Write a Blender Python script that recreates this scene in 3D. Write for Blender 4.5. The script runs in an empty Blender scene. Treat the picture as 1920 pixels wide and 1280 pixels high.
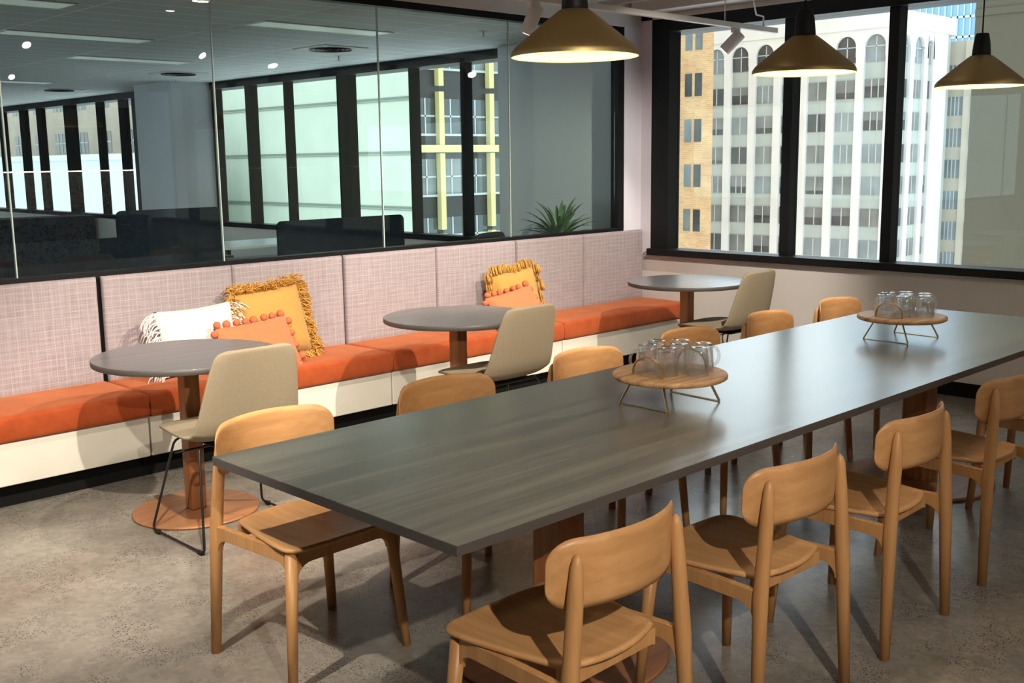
import bpy, bmesh, math, random
from mathutils import Vector, Matrix, Quaternion
SC = bpy.context.scene
PI = math.pi
R = math.radians

# ------------------------------------------------------------------ camera, world, exposure
cam_d = bpy.data.cameras.new('camera'); cam = bpy.data.objects.new('camera', cam_d)
SC.collection.objects.link(cam); SC.camera = cam
cam_d.sensor_width = 36.0; cam_d.lens = 36.0*2018.66/1920.0
cam_d.clip_start = 0.05; cam_d.clip_end = 600
_r = Vector((0.7122018, -0.7018471, -0.01338801)); _u = Vector((0.12676046, 0.10982543, 0.98583475)); _f = Vector((0.69043492, 0.70381036, -0.16718434))
_m = Matrix((( _r.x, _u.x, -_f.x, 0.0), (_r.y, _u.y, -_f.y, 0.0), (_r.z, _u.z, -_f.z, 1.593), (0, 0, 0, 1)))
cam.matrix_world = _m

world = bpy.data.worlds.new('overcast_sky'); SC.world = world; world.use_nodes = True
wn = world.node_tree.nodes; wl = world.node_tree.links
bg = wn['Background']; bg.inputs['Strength'].default_value = 2.6
tc = wn.new('ShaderNodeTexCoord'); mp = wn.new('ShaderNodeMapping'); mp.inputs['Scale'].default_value = (1.2, 1.2, 3.0)
nz = wn.new('ShaderNodeTexNoise'); nz.inputs['Scale'].default_value = 2.2; nz.inputs['Detail'].default_value = 5
rp = wn.new('ShaderNodeValToRGB'); rp.color_ramp.elements[0].color = (0.72, 0.88, 1.0, 1); rp.color_ramp.elements[0].position = 0.35
rp.color_ramp.elements[1].color = (0.95, 0.98, 1.0, 1); rp.color_ramp.elements[1].position = 0.65
wl.new(tc.outputs['Generated'], mp.inputs['Vector']); wl.new(mp.outputs['Vector'], nz.inputs['Vector'])
wl.new(nz.outputs['Fac'], rp.inputs['Fac']); wl.new(rp.outputs['Color'], bg.inputs['Color'])

SC.view_settings.view_transform = 'Standard'; SC.view_settings.look = 'None'
SC.view_settings.exposure = 0.14; SC.view_settings.gamma = 1.0; SC.view_settings.use_curve_mapping = False
SC.cycles.max_bounces = 10; SC.cycles.transparent_max_bounces = 24; SC.cycles.diffuse_bounces = 4
SC.cycles.caustics_reflective = False; SC.cycles.caustics_refractive = False
SC.cycles.sample_clamp_indirect = 4.0
SC.cycles.use_denoising = True

# light power settings (the lamps themselves are built with their fittings)
PENDANT_W = 88.0; BENCH_SPOT_W = 90.0; MID_SPOT_W = 400.0; TABLE_SPOT_W = (360.0, 35.0, 25.0); FILL_W = 7.0
WARM = (1.0, 0.80, 0.55); NEUTRAL = (1.0, 0.90, 0.76)

# ------------------------------------------------------------------ materials
MATS = {}
def nmat(name):
    m = bpy.data.materials.new(name); m.use_nodes = True; MATS[name] = m
    nt = m.node_tree; b = nt.nodes['Principled BSDF']
    return m, nt.nodes, nt.links, b
def setin(b, **k):
    for a, v in k.items():
        a = a.replace('_', ' ')
        if a in b.inputs:
            b.inputs[a].default_value = (*v, 1) if isinstance(v, tuple) and len(v) == 3 else v
def plain(name, col, rough=0.5, metal=0.0, spec=0.5, emit=None, estr=0, sheen=0, noise=0.0, nscale=30, bump=0.0, coat=0.0):
    m, n, l, b = nmat(name)
    setin(b, Base_Color=col, Roughness=rough, Metallic=metal)
    b.inputs['Specular IOR Level'].default_value = spec
    if coat: b.inputs['Coat Weight'].default_value = coat; b.inputs['Coat Roughness'].default_value = 0.12
    if sheen: b.inputs['Sheen Weight'].default_value = sheen
    if emit: b.inputs['Emission Color'].default_value = (*emit, 1); b.inputs['Emission Strength'].default_value = estr
    if noise or bump:
        t = n.new('ShaderNodeTexCoord'); z = n.new('ShaderNodeTexNoise'); z.inputs['Scale'].default_value = nscale; z.inputs['Detail'].default_value = 4
        l.new(t.outputs['Object'], z.inputs['Vector'])
        if noise:
            r = n.new('ShaderNodeValToRGB')
            r.color_ramp.elements[0].color = (*[max(0, c*(1-noise)) for c in col], 1); r.color_ramp.elements[0].position = .3
            r.color_ramp.elements[1].color = (*[min(1, c*(1+noise)) for c in col], 1); r.color_ramp.elements[1].position = .7
            l.new(z.outputs['Fac'], r.inputs['Fac']); l.new(r.outputs['Color'], b.inputs['Base Color'])
        if bump:
            bp = n.new('ShaderNodeBump'); bp.inputs['Strength'].default_value = bump; bp.inputs['Distance'].default_value = .002
            l.new(z.outputs['Fac'], bp.inputs['Height']); l.new(bp.outputs['Normal'], b.inputs['Normal'])
    return m
def wood(name, c1, c2, rough=0.42, axis='X', scale=1.0, coat=0.0, spec=0.4, coord='Object'):
    m, n, l, b = nmat(name)
    t = n.new('ShaderNodeTexCoord'); mp = n.new('ShaderNodeMapping')
    s = [14*scale]*3; s['XYZ'.index(axis)] = (1.1 if not coat else .7)*scale
    mp.inputs['Scale'].default_value = s
    z = n.new('ShaderNodeTexNoise'); z.inputs['Scale'].default_value = 2.2; z.inputs['Detail'].default_value = 8; z.inputs['Roughness'].default_value = .62; z.inputs['Distortion'].default_value = .4 if not coat else .05
    l.new(t.outputs[coord], mp.inputs['Vector']); l.new(mp.outputs['Vector'], z.inputs['Vector'])
    r = n.new('ShaderNodeValToRGB'); r.color_ramp.elements[0].position = .33; r.color_ramp.elements[1].position = .67
    r.color_ramp.elements[0].color = (*c1, 1); r.color_ramp.elements[1].color = (*c2, 1)
    l.new(z.outputs['Fac'], r.inputs['Fac']); l.new(r.outputs['Color'], b.inputs['Base Color'])
    bp = n.new('ShaderNodeBump'); bp.inputs['Strength'].default_value = .0 if coat else .03; bp.inputs['Distance'].default_value = .001
    l.new(z.outputs['Fac'], bp.inputs['Height']); l.new(bp.outputs['Normal'], b.inputs['Normal'])
    b.inputs['Roughness'].default_value = rough; b.inputs['Specular IOR Level'].default_value = spec
    if coat: b.inputs['Coat Weight'].default_value = coat; b.inputs['Coat Roughness'].default_value = .22
    return m
def glass(name, tint, refl0=0.04, power=5.0, gloss=(1, 1, 1)):
    m = bpy.data.materials.new(name); m.use_nodes = True; MATS[name] = m
    n = m.node_tree.nodes; l = m.node_tree.links; n.remove(n['Principled BSDF'])
    tr = n.new('ShaderNodeBsdfTransparent'); tr.inputs['Color'].default_value = (*tint, 1)
    gl = n.new('ShaderNodeBsdfGlossy'); gl.inputs['Roughness'].default_value = 0.0; gl.inputs['Color'].default_value = (*gloss, 1)
    lw = n.new('ShaderNodeLayerWeight'); lw.inputs['Blend'].default_value = .5
    pw = n.new('ShaderNodeMath'); pw.operation = 'POWER'; pw.inputs[1].default_value = power
    ma = n.new('ShaderNodeMath'); ma.operation = 'MULTIPLY_ADD'; ma.inputs[1].default_value = 1-refl0; ma.inputs[2].default_value = refl0
    mx = n.new('ShaderNodeMixShader')
    l.new(lw.outputs['Facing'], pw.inputs[0]); l.new(pw.outputs[0], ma.inputs[0]); l.new(ma.outputs[0], mx.inputs['Fac'])
    l.new(tr.outputs[0], mx.inputs[1]); l.new(gl.outputs[0], mx.inputs[2]); l.new(mx.outputs[0], n['Material Output'].inputs['Surface'])
    return m

# floor: ground polished concrete with dark aggregate
m, n, l, b = nmat('polished_concrete')
t = n.new('ShaderNodeTexCoord')
z1 = n.new('ShaderNodeTexNoise'); z1.inputs['Scale'].default_value = 1.6; z1.inputs['Detail'].default_value = 7; z1.inputs['Roughness'].default_value = .65
r1 = n.new('ShaderNodeValToRGB'); r1.color_ramp.elements[0].color = (.14, .127, .105, 1); r1.color_ramp.elements[0].position = .3; r1.color_ramp.elements[1].color = (.32, .29, .25, 1); r1.color_ramp.elements[1].position = .72
v1 = n.new('ShaderNodeTexVoronoi'); v1.inputs['Scale'].default_value = 105; v1.inputs['Randomness'].default_value = 1
c1 = n.new('ShaderNodeValToRGB'); c1.color_ramp.elements[0].position = .24; c1.color_ramp.elements[0].color = (1, 1, 1, 1); c1.color_ramp.elements[1].position = .34; c1.color_ramp.elements[1].color = (0, 0, 0, 1)
z2 = n.new('ShaderNodeTexNoise'); z2.inputs['Scale'].default_value = 5; z2.inputs['Detail'].default_value = 3
c2 = n.new('ShaderNodeValToRGB'); c2.color_ramp.elements[0].position = .44; c2.color_ramp.elements[1].position = .58
mu = n.new('ShaderNodeMath'); mu.operation = 'MULTIPLY'
mx = n.new('ShaderNodeMixRGB'); mx.inputs['Color2'].default_value = (.06, .052, .045, 1)
v2 = n.new('ShaderNodeTexVoronoi'); v2.inputs['Scale'].default_value = 45
c3 = n.new('ShaderNodeValToRGB'); c3.color_ramp.elements[0].position = .0; c3.color_ramp.elements[0].color = (.78, .78, .78, 1); c3.color_ramp.elements[1].position = 1; c3.color_ramp.elements[1].color = (1.15, 1.15, 1.15, 1)
m2 = n.new('ShaderNodeMixRGB'); m2.blend_type = 'MULTIPLY'; m2.inputs['Fac'].default_value = .8
rr = n.new('ShaderNodeMapRange'); rr.inputs['To Min'].default_value = .13; rr.inputs['To Max'].default_value = .34
for a, q in ((z1, 0), (v1, 0), (z2, 0), (v2, 0)): l.new(t.outputs['Object'], a.inputs['Vector'])
l.new(z1.outputs['Fac'], r1.inputs['Fac']); l.new(v1.outputs['Distance'], c1.inputs['Fac']); l.new(z2.outputs['Fac'], c2.inputs['Fac'])
l.new(c1.outputs['Color'], mu.inputs[0]); l.new(c2.outputs['Color'], mu.inputs[1]); l.new(mu.outputs[0], mx.inputs['Fac'])
l.new(v2.outputs['Color'], c3.inputs['Fac']); l.new(r1.outputs['Color'], m2.inputs['Color1']); l.new(c3.outputs['Color'], m2.inputs['Color2'])
l.new(m2.outputs['Color'], mx.inputs['Color1']); l.new(mx.outputs['Color'], b.inputs['Base Color'])
l.new(z2.outputs['Fac'], rr.inputs['Value']); l.new(rr.outputs['Result'], b.inputs['Roughness'])
b.inputs['Specular IOR Level'].default_value = .55

# woven checked upholstery of the bench backs
m, n, l, b = nmat('pink_weave')
t = n.new('ShaderNodeTexCoord')
def stretch(scale, s, lo, hi):
    mp = n.new('ShaderNodeMapping'); mp.inputs['Scale'].default_value = scale
    z = n.new('ShaderNodeTexNoise'); z.inputs['Scale'].default_value = s; z.inputs['Detail'].default_value = 2
    c = n.new('ShaderNodeValToRGB'); c.color_ramp.elements[0].position = lo; c.color_ramp.elements[1].position = hi
    l.new(t.outputs['Object'], mp.inputs['Vector']); l.new(mp.outputs['Vector'], z.inputs['Vector']); l.new(z.outputs['Fac'], c.inputs['Fac'])
    return c
def grid(coord, period, width):
    sx = n.new('ShaderNodeSeparateXYZ'); l.new(t.outputs['Object'], sx.inputs[0])
    a = n.new('ShaderNodeMath'); a.operation = 'DIVIDE'; a.inputs[1].default_value = period
    f = n.new('ShaderNodeMath'); f.operation = 'FRACT'; g = n.new('ShaderNodeMath'); g.operation = 'LESS_THAN'; g.inputs[1].default_value = width
    l.new(sx.outputs[coord], a.inputs[0]); l.new(a.outputs[0], f.inputs[0]); l.new(f.outputs[0], g.inputs[0]); return g
ha = stretch((1.5, 1, 60), 4, .42, .6); va = stretch((60, 1, 1.5), 4, .42, .6)
gx = grid('X', .046, .07); gz = grid('Z', .030, .10)
ma = n.new('ShaderNodeMath'); ma.operation = 'MAXIMUM'; l.new(gx.outputs[0], ma.inputs[0]); l.new(gz.outputs[0], ma.inputs[1])
mb = n.new('ShaderNodeMixRGB'); mb.inputs['Fac'].default_value = .5; l.new(ha.outputs['Color'], mb.inputs['Color1']); l.new(va.outputs['Color'], mb.inputs['Color2'])
cc = n.new('ShaderNodeMixRGB'); cc.inputs['Color1'].default_value = (.245, .207, .217, 1); cc.inputs['Color2'].default_value = (.345, .292, .303, 1)
l.new(mb.outputs['Color'], cc.inputs['Fac'])
ce = n.new('ShaderNodeMixRGB'); ce.inputs['Color2'].default_value = (.56, .48, .45, 1)
mm = n.new('ShaderNodeMath'); mm.operation = 'MULTIPLY'; mm.inputs[1].default_value = .28
l.new(ma.outputs[0], mm.inputs[0]); l.new(mm.outputs[0], ce.inputs['Fac']); l.new(cc.outputs['Color'], ce.inputs['Color1'])
l.new(ce.outputs['Color'], b.inputs['Base Color']); setin(b, Roughness=.95); b.inputs['Specular IOR Level'].default_value = .15

# long table laminate
wood('grey_laminate', (.125, .115, .094), (.245, .23, .19), rough=.27, axis='X', scale=.55, spec=.9, coat=.6)
wood('blue_grey_laminate', (.085, .08, .085), (.14, .13, .135), rough=.30, axis='X', scale=.7, spec=.9, coat=.5)
wood('pale_beech', (.42, .205, .075), (.55, .295, .12), rough=.42, axis='Z', scale=1.0)
wood('seat_beech', (.44, .225, .085), (.58, .32, .14), rough=.40, axis='Y', scale=.9)
wood('back_beech', (.42, .205, .075), (.58, .31, .13), rough=.40, axis='X', scale=.8)
wood('column_oak', (.27, .095, .03), (.42, .17, .06), rough=.35, axis='Z', scale=1.2)
wood('base_oak', (.27, .11, .045), (.40, .18, .08), rough=.33, axis='X', scale=.9)
wood('tray_acacia', (.30, .13, .05), (.68, .44, .22), rough=.45, axis='X', scale=1.4)
plain('table_edge', (.075, .065, .06), .5)
m, n, l, b = nmat('orange_velvet')
t = n.new('ShaderNodeTexCoord'); z = n.new('ShaderNodeTexNoise'); z.inputs['Scale'].default_value = 7; z.inputs['Detail'].default_value = 6; z.inputs['Roughness'].default_value = .7
r = n.new('ShaderNodeValToRGB'); r.color_ramp.elements[0].color = (.29, .045, .010, 1); r.color_ramp.elements[0].position = .35; r.color_ramp.elements[1].color = (.40, .078, .018, 1); r.color_ramp.elements[1].position = .7
l.new(t.outputs['Object'], z.inputs['Vector']); l.new(z.outputs['Fac'], r.inputs['Fac']); l.new(r.outputs['Color'], b.inputs['Base Color'])
setin(b, Roughness=.85); b.inputs['Specular IOR Level'].default_value = .2; b.inputs['Sheen Weight'].default_value = .35; b.inputs['Sheen Tint'].default_value = (1, .55, .3, 1)
plain('white_vinyl', (.66, .63, .55), .5, noise=.05, nscale=4)
plain('black_plinth', (.008, .008, .008), .8, spec=.1)
plain('tan_fabric', (.27, .22, .15), .95, spec=.15, noise=.12, nscale=260, bump=.3)
plain('black_metal', (.012, .012, .013), .4, metal=.3)
plain('black_plastic', (.010, .010, .011), .5, spec=.25)
plain('black_frame', (.008, .008, .009), .45, spec=.18)
plain('bronze_frame', (.012, .009, .008), .6, spec=.12)
plain('white_paint', (.62, .59, .57), .8, noise=.03, nscale=3)
plain('pier_paint', (.66, .64, .71), .8)
plain('grey_paint', (.55, .56, .60), .8, noise=.03, nscale=2)
plain('lit_pier_grey', (.74, .75, .80), .8)  # paler copy of the grey paint; colour makes up for missing light
plain('raw_ceiling', (.42, .37, .34), .9, noise=.12, nscale=5)
plain('olive_paint', (.072, .064, .040), .9)
plain('white_metal', (.70, .66, .62), .45)
plain('brass', (.46, .335, .145), .46, metal=.9)
plain('shade_inner', (.95, .80, .42), .55)
plain('bulb', (1, .9, .6), .4, emit=(1.0, .80, .42), estr=18)
plain('lamp_lens', (1, 1, 1), .4, emit=(1.0, .93, .82), estr=25)
plain('led', (1, 1, 1), .4, emit=(1.0, .88, .7), estr=26)
plain('brass_strip', (.60, .43, .20), .38, metal=1.0)
plain('white_cotton', (.62, .58, .55), .95, spec=.1, noise=.05, nscale=40, bump=.6)
plain('mustard', (.44, .245, .065), .95, spec=.1, noise=.05, nscale=60, sheen=.2)
plain('mustard_yarn', (.50, .26, .06), .95, spec=.1, noise=.3, nscale=90)
plain('coral', (.52, .165, .07), .95, spec=.1, noise=.05, nscale=60, sheen=.2)
plain('coral_pompom', (.50, .14, .065), 1, spec=.1, noise=.2, nscale=220, bump=.8)
plain('leaf', (.09, .17, .07), .45, noise=.4, nscale=8)
plain('pot', (.25, .25, .24), .6)
plain('navy_felt', (.018, .024, .036), .95, spec=.15, noise=.25, nscale=25)
plain('desk_white', (.62, .68, .70), .4)
plain('panel_light', (.8, .85, .8), .4, emit=(.9, 1.0, .88), estr=.16)
plain('desk_dark', (.05, .05, .05), .5)
plain('office_carpet', (.50, .50, .49), .95)
plain('plug_silver', (.6, .6, .6), .4, metal=.5)
glass('clear_glass', (.97, .99, .98), .02, 5)
glass('partition_glass', (.90, .955, .935), .04, 5)
glass('mug_glass', (.99, .995, .995), .055, 2.6)
_n = MATS['mug_glass'].node_tree.nodes; _l = MATS['mug_glass'].node_tree.links
_g = _n.new('ShaderNodeBsdfGlass'); _g.inputs['Roughness'].default_value = 0; _g.inputs['IOR'].default_value = 1.45
_x = _n.new('ShaderNodeMixShader'); _x.inputs['Fac'].default_value = .14
_old = _n['Material Output'].inputs['Surface'].links[0].from_socket
_l.new(_old, _x.inputs[1]); _l.new(_g.outputs[0], _x.inputs[2]); _l.new(_x.outputs[0], _n['Material Output'].inputs['Surface'])
plain('glass_joint', (.45, .52, .48), .3)
# office ceiling: metal tiles; the pale joint lines also paint in light reflections
m, n, l, b = nmat('ceiling_tiles')
t = n.new('ShaderNodeTexCoord')
gx = grid('X', 1.2, .014) if False else None
def grid2(nn, ll, tt, coord, period, width, off=0.0):
    sx = nn.new('ShaderNodeSeparateXYZ'); ll.new(tt.outputs['Object'], sx.inputs[0])
    ad = nn.new('ShaderNodeMath'); ad.operation = 'ADD'; ad.inputs[1].default_value = off
    a = nn.new('ShaderNodeMath'); a.operation = 'DIVIDE'; a.inputs[1].default_value = period
    f = nn.new('ShaderNodeMath'); f.operation = 'FRACT'; g = nn.new('ShaderNodeMath'); g.operation = 'LESS_THAN'; g.inputs[1].default_value = width
    ll.new(sx.outputs[coord], ad.inputs[0]); ll.new(ad.outputs[0], a.inputs[0]); ll.new(a.outputs[0], f.inputs[0]); ll.new(f.outputs[0], g.inputs[0]); return g
g1 = grid2(n, l, t, 'Y', .30, .07); g2 = grid2(n, l, t, 'X', 1.2, .016, .5)
ma = n.new('ShaderNodeMath'); ma.operation = 'MAXIMUM'; l.new(g1.outputs[0], ma.inputs[0]); l.new(g2.outputs[0], ma.inputs[1])
ce = n.new('ShaderNodeMixRGB'); ce.inputs['Color1'].default_value = (.66, .67, .66, 1); ce.inputs['Color2'].default_value = (.97, .97, .95, 1)
l.new(ma.outputs[0], ce.inputs['Fac']); l.new(ce.outputs['Color'], b.inputs['Base Color']); setin(b, Roughness=.6)
# terrazzo
m, n, l, b = nmat('terrazzo')
t = n.new('ShaderNodeTexCoord'); v = n.new('ShaderNodeTexVoronoi'); v.inputs['Scale'].default_value = 38
r = n.new('ShaderNodeValToRGB'); r.color_ramp.elements[0].color = (.10, .09, .10, 1); r.color_ramp.elements[0].position = .25; r.color_ramp.elements[1].color = (.46, .43, .43, 1); r.color_ramp.elements[1].position = .45
l.new(t.outputs['Object'], v.inputs['Vector']); l.new(v.outputs['Color'], r.inputs['Fac']); l.new(r.outputs['Color'], b.inputs['Base Color']); setin(b, Roughness=.4)
# masonry
plain('white_stone', (.60, .59, .555), .9, noise=.05, nscale=.5)
plain('grey_spandrel', (.36, .40, .37), .9, noise=.08, nscale=.6)
plain('window_dark', (.045, .055, .062), .12, spec=.8, noise=.5, nscale=.35)
plain('window_blind', (.15, .165, .165), .25, spec=.7, noise=.35, nscale=.4)
plain('window_sky', (.19, .235, .25), .15, spec=.8, noise=.2, nscale=.5)
plain('window_bar', (.42, .45, .45), .5)
plain('cream_concrete', (.44, .48, .40), .9, noise=.07, nscale=.25)
plain('concrete_joint', (.15, .18, .15), .9)
plain('black_panel', (.016, .016, .017), .5, noise=.2, nscale=.5)
plain('yellow_fin', (.60, .52, .22), .6)
plain('beige_stone', (.42, .35, .28), .9, noise=.1, nscale=.5)
plain('pale_beige', (.42, .385, .31), .9, noise=.08, nscale=.4)
plain('blue_glass', (.12, .32, .50), .1, spec=.9)
plain('bright_roof', (.58, .63, .63), .9)
m, n, l, b = nmat('tan_brick')
t = n.new('ShaderNodeTexCoord'); mp = n.new('ShaderNodeMapping'); mp.inputs['Rotation'].default_value = (R(90), 0, R(90)); mp.inputs['Scale'].default_value = (1, 1, 1)
br = n.new('ShaderNodeTexBrick'); br.inputs['Scale'].default_value = 1.0; br.inputs['Brick Width'].default_value = .5; br.inputs['Row Height'].default_value = .16; br.inputs['Mortar Size'].default_value = .02
br.inputs['Color1'].default_value = (.68, .42, .20, 1); br.inputs['Color2'].default_value = (.55, .33, .15, 1); br.inputs['Mortar'].default_value = (.66, .46, .27, 1)
z = n.new('ShaderNodeTexNoise'); z.inputs['Scale'].default_value = .4; z.inputs['Detail'].default_value = 5
mx = n.new('ShaderNodeMixRGB'); mx.blend_type = 'OVERLAY'; mx.inputs['Fac'].default_value = .5
l.new(t.outputs['Object'], br.inputs['Vector']); l.new(t.outputs['Object'], z.inputs['Vector'])
sp = n.new('ShaderNodeSeparateXYZ'); cb = n.new('ShaderNodeCombineXYZ'); l.new(t.outputs['Object'], sp.inputs[0]); l.new(sp.outputs['Y'], cb.inputs['X']); l.new(sp.outputs['Z'], cb.inputs['Y']); l.new(cb.outputs[0], br.inputs['Vector'])
l.new(br.outputs['Color'], mx.inputs['Color1']); l.new(z.outputs['Fac'], mx.inputs['Color2']); l.new(mx.outputs['Color'], b.inputs['Base Color']); setin(b, Roughness=.9)

# ------------------------------------------------------------------ mesh helpers
class MB:
    """collects primitives into one bmesh"""
    def __init__(s): s.bm = bmesh.new(); s.mats = []
    def mi(s, name):
        if name not in s.mats: s.mats.append(name)
        return s.mats.index(name)
    def face(s, vs, mi, smooth=False):
        try:
            f = s.bm.faces.new(vs); f.material_index = mi; f.smooth = smooth; return f
        except ValueError: return None
    def box(s, a, b, mat, M=None):
        mi = s.mi(mat); x0, y0, z0 = a; x1, y1, z1 = b
        if x0 > x1: x0, x1 = x1, x0
        if y0 > y1: y0, y1 = y1, y0
        if z0 > z1: z0, z1 = z1, z0
        P = [Vector(p) for p in ((x0,y0,z0),(x1,y0,z0),(x1,y1,z0),(x0,y1,z0),(x0,y0,z1),(x1,y0,z1),(x1,y1,z1),(x0,y1,z1))]
        if M: P = [M @ p for p in P]
        V = [s.bm.verts.new(p) for p in P]
        for q in ((0,3,2,1),(4,5,6,7),(0,1,5,4),(1,2,6,5),(2,3,7,6),(3,0,4,7)): s.face([V[i] for i in q], mi)
        return s
    def tube(s, pts, rads, mat, n=12, cap=True, closed=False, sq=1.0, smooth=True):
        """round tube through points with a radius per point; sq stretches the second section axis"""
        mi = s.mi(mat); pts = [Vector(p) for p in pts]
        if not isinstance(rads, (list, tuple)): rads = [rads]*len(pts)
        rings = []; up = None; N = len(pts)
        for i, p in enumerate(pts):
            if closed: d = (pts[(i+1) % N]-pts[i-1]).normalized()
            elif i == 0: d = (pts[1]-pts[0]).normalized()
            elif i == N-1: d = (pts[-1]-pts[-2]).normalized()
            else: d = ((pts[i+1]-p).normalized()+(p-pts[i-1]).normalized()).normalized()
            if up is None: up = Vector((0, 0, 1)) if abs(d.z) < .9 else Vector((1, 0, 0))
            a = (up-d*up.dot(d)).normalized(); up = a; c = d.cross(a)
            r = rads[i]
            rings.append([s.bm.verts.new(p+a*(r*math.cos(2*PI*k/n))+c*(r*sq*math.sin(2*PI*k/n))) for k in range(n)])
        M = N if closed else N-1
        for i in range(M):
            A = rings[i]; B = rings[(i+1) % N]
            for k in range(n): s.face([A[k], A[(k+1) % n], B[(k+1) % n], B[k]], mi, smooth)
        if cap and not closed:
            s.face(list(reversed(rings[0])), mi); s.face(rings[-1], mi)
        return s
    def lathe(s, prof, mat, n=48, M=None, caps=True):
        """profile [(r, z), ...] spun about z"""
        mi = s.mi(mat); rings = []
        for r, z in prof:
            ring = []
            for k in range(n):
                p = Vector((r*math.cos(2*PI*k/n), r*math.sin(2*PI*k/n), z))
                ring.append(s.bm.verts.new(M @ p if M else p))
            rings.append(ring)
        for A, B in zip(rings, rings[1:]):
            for k in range(n): s.face([A[k], A[(k+1) % n], B[(k+1) % n], B[k]], mi, True)
        if caps:
            s.face(list(reversed(rings[0])), mi); s.face(rings[-1], mi)
        return s
    def prism(s, poly, depth, mat, M=None, smooth=False):
        """poly in local xy, extruded from z=0 to z=depth"""
        mi = s.mi(mat)
        A = [Vector((x, y, 0)) for x, y in poly]; B = [Vector((x, y, depth)) for x, y in poly]
        if M: A = [M @ p for p in A]; B = [M @ p for p in B]
        A = [s.bm.verts.new(p) for p in A]; B = [s.bm.verts.new(p) for p in B]
        s.face(list(reversed(A)), mi); s.face(B, mi); n = len(A)
        for k in range(n): s.face([A[k], A[(k+1) % n], B[(k+1) % n], B[k]], mi, smooth)
        return s
    def sphere(s, c, r, mat, u=10, v=7, sz=(1, 1, 1), jit=0, rng=None):
        mi = s.mi(mat); c = Vector(c); rows = []
        for j in range(1, v):
            th = PI*j/v
            rows.append([s.bm.verts.new(c+Vector((sz[0]*math.sin(th)*math.cos(2*PI*i/u), sz[1]*math.sin(th)*math.sin(2*PI*i/u), sz[2]*math.cos(th)))*(r*(1+(rng.uniform(-jit, jit) if rng else 0)))) for i in range(u)])
        t = s.bm.verts.new(c+Vector((0, 0, r*sz[2]))); b = s.bm.verts.new(c-Vector((0, 0, r*sz[2])))
        for i in range(u):
            s.face([t, rows[0][i], rows[0][(i+1) % u]], mi, True); s.face([b, rows[-1][(i+1) % u], rows[-1][i]], mi, True)
            for j in range(len(rows)-1): s.face([rows[j][i], rows[j+1][i], rows[j+1][(i+1) % u], rows[j][(i+1) % u]], mi, True)
        return s
    def grid(s, fn, nu, nv, mat, thick=None, smooth=True):
        """surface fn(i/nu, j/nv) -> Vector; thick: function giving the back surface point"""
        mi = s.mi(mat)
        F = [[s.bm.verts.new(fn(i/nu, j/nv)) for j in range(nv+1)] for i in range(nu+1)]
        for i in range(nu):
            for j in range(nv): s.face([F[i][j], F[i+1][j], F[i+1][j+1], F[i][j+1]], mi, smooth)
        if thick:
            B = [[s.bm.verts.new(thick(i/nu, j/nv)) for j in range(nv+1)] for i in range(nu+1)]
            for i in range(nu):
                for j in range(nv): s.face([B[i][j], B[i][j+1], B[i+1][j+1], B[i+1][j]], mi, smooth)
            for i in range(nu):
                s.face([F[i][0], B[i][0], B[i+1][0], F[i+1][0]], mi, smooth); s.face([F[i+1][nv], B[i+1][nv], B[i][nv], F[i][nv]], mi, smooth)
            for j in range(nv):
                s.face([F[0][j+1], B[0][j+1], B[0][j], F[0][j]], mi, smooth); s.face([F[nu][j], B[nu][j], B[nu][j+1], F[nu][j+1]], mi, smooth)
        return s
    def build(s, name, parent=None, bevel=0, seg=2, angle=40, subsurf=0, loc=None, rot=None, kind=None, label=None):
        bmesh.ops.recalc_face_normals(s.bm, faces=s.bm.faces)
        me = bpy.data.meshes.new(name); s.bm.to_mesh(me); s.bm.free()
        for q in s.mats: me.materials.append(MATS[q])
        o = bpy.data.objects.new(name, me); SC.collection.objects.link(o)
        if parent: o.parent = parent
        if loc is not None: o.location = loc
        if rot is not None: o.rotation_euler = rot
        if bevel:
            for p in me.polygons: p.use_smooth = True
            b = o.modifiers.new('bevel', 'BEVEL'); b.width = bevel; b.segments = seg; b.limit_method = 'ANGLE'; b.angle_limit = R(angle); b.harden_normals = False
            me.set_sharp_from_angle(angle=R(180))
        if subsurf:
            m = o.modifiers.new('subsurf', 'SUBSURF'); m.levels = subsurf; m.render_levels = subsurf
        if bevel:
            w = o.modifiers.new('wn', 'WEIGHTED_NORMAL'); w.keep_sharp = False
        if kind: o['kind'] = kind
        if label: o['label'] = label
        return o
def empty(name, loc=(0, 0, 0), rz=0.0, label=None, cat=None, group=None):
    o = bpy.data.objects.new(name, None); SC.collection.objects.link(o); o.empty_display_size = .1
    o.location = loc; o.rotation_euler = (0, 0, rz); tag(o, label, cat, group); return o
def tag(o, label=None, cat=None, group=None):
    if label: o['label'] = label
    if cat: o['category'] = cat
    if group: o['group'] = group
    return o
def structure(o): o['kind'] = 'structure'; return o
KIDS = {}
def children(o): return [c for c in SC.collection.objects if c.parent == o]
def copy_tree(o, parent=None):
    c = o.copy(); SC.collection.objects.link(c); c.parent = parent
    for ch in children(o): copy_tree(ch, c)
    return c
def roundrect(x0, y0, x1, y1, r, n=6):
    P = []
    for cx, cy, a0 in ((x1-r, y1-r, 0), (x0+r, y1-r, 90), (x0+r, y0+r, 180), (x1-r, y0+r, 270)):
        for k in range(n+1):
            a = R(a0+90*k/n); P.append((cx+r*math.cos(a), cy+r*math.sin(a)))
    return P
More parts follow.
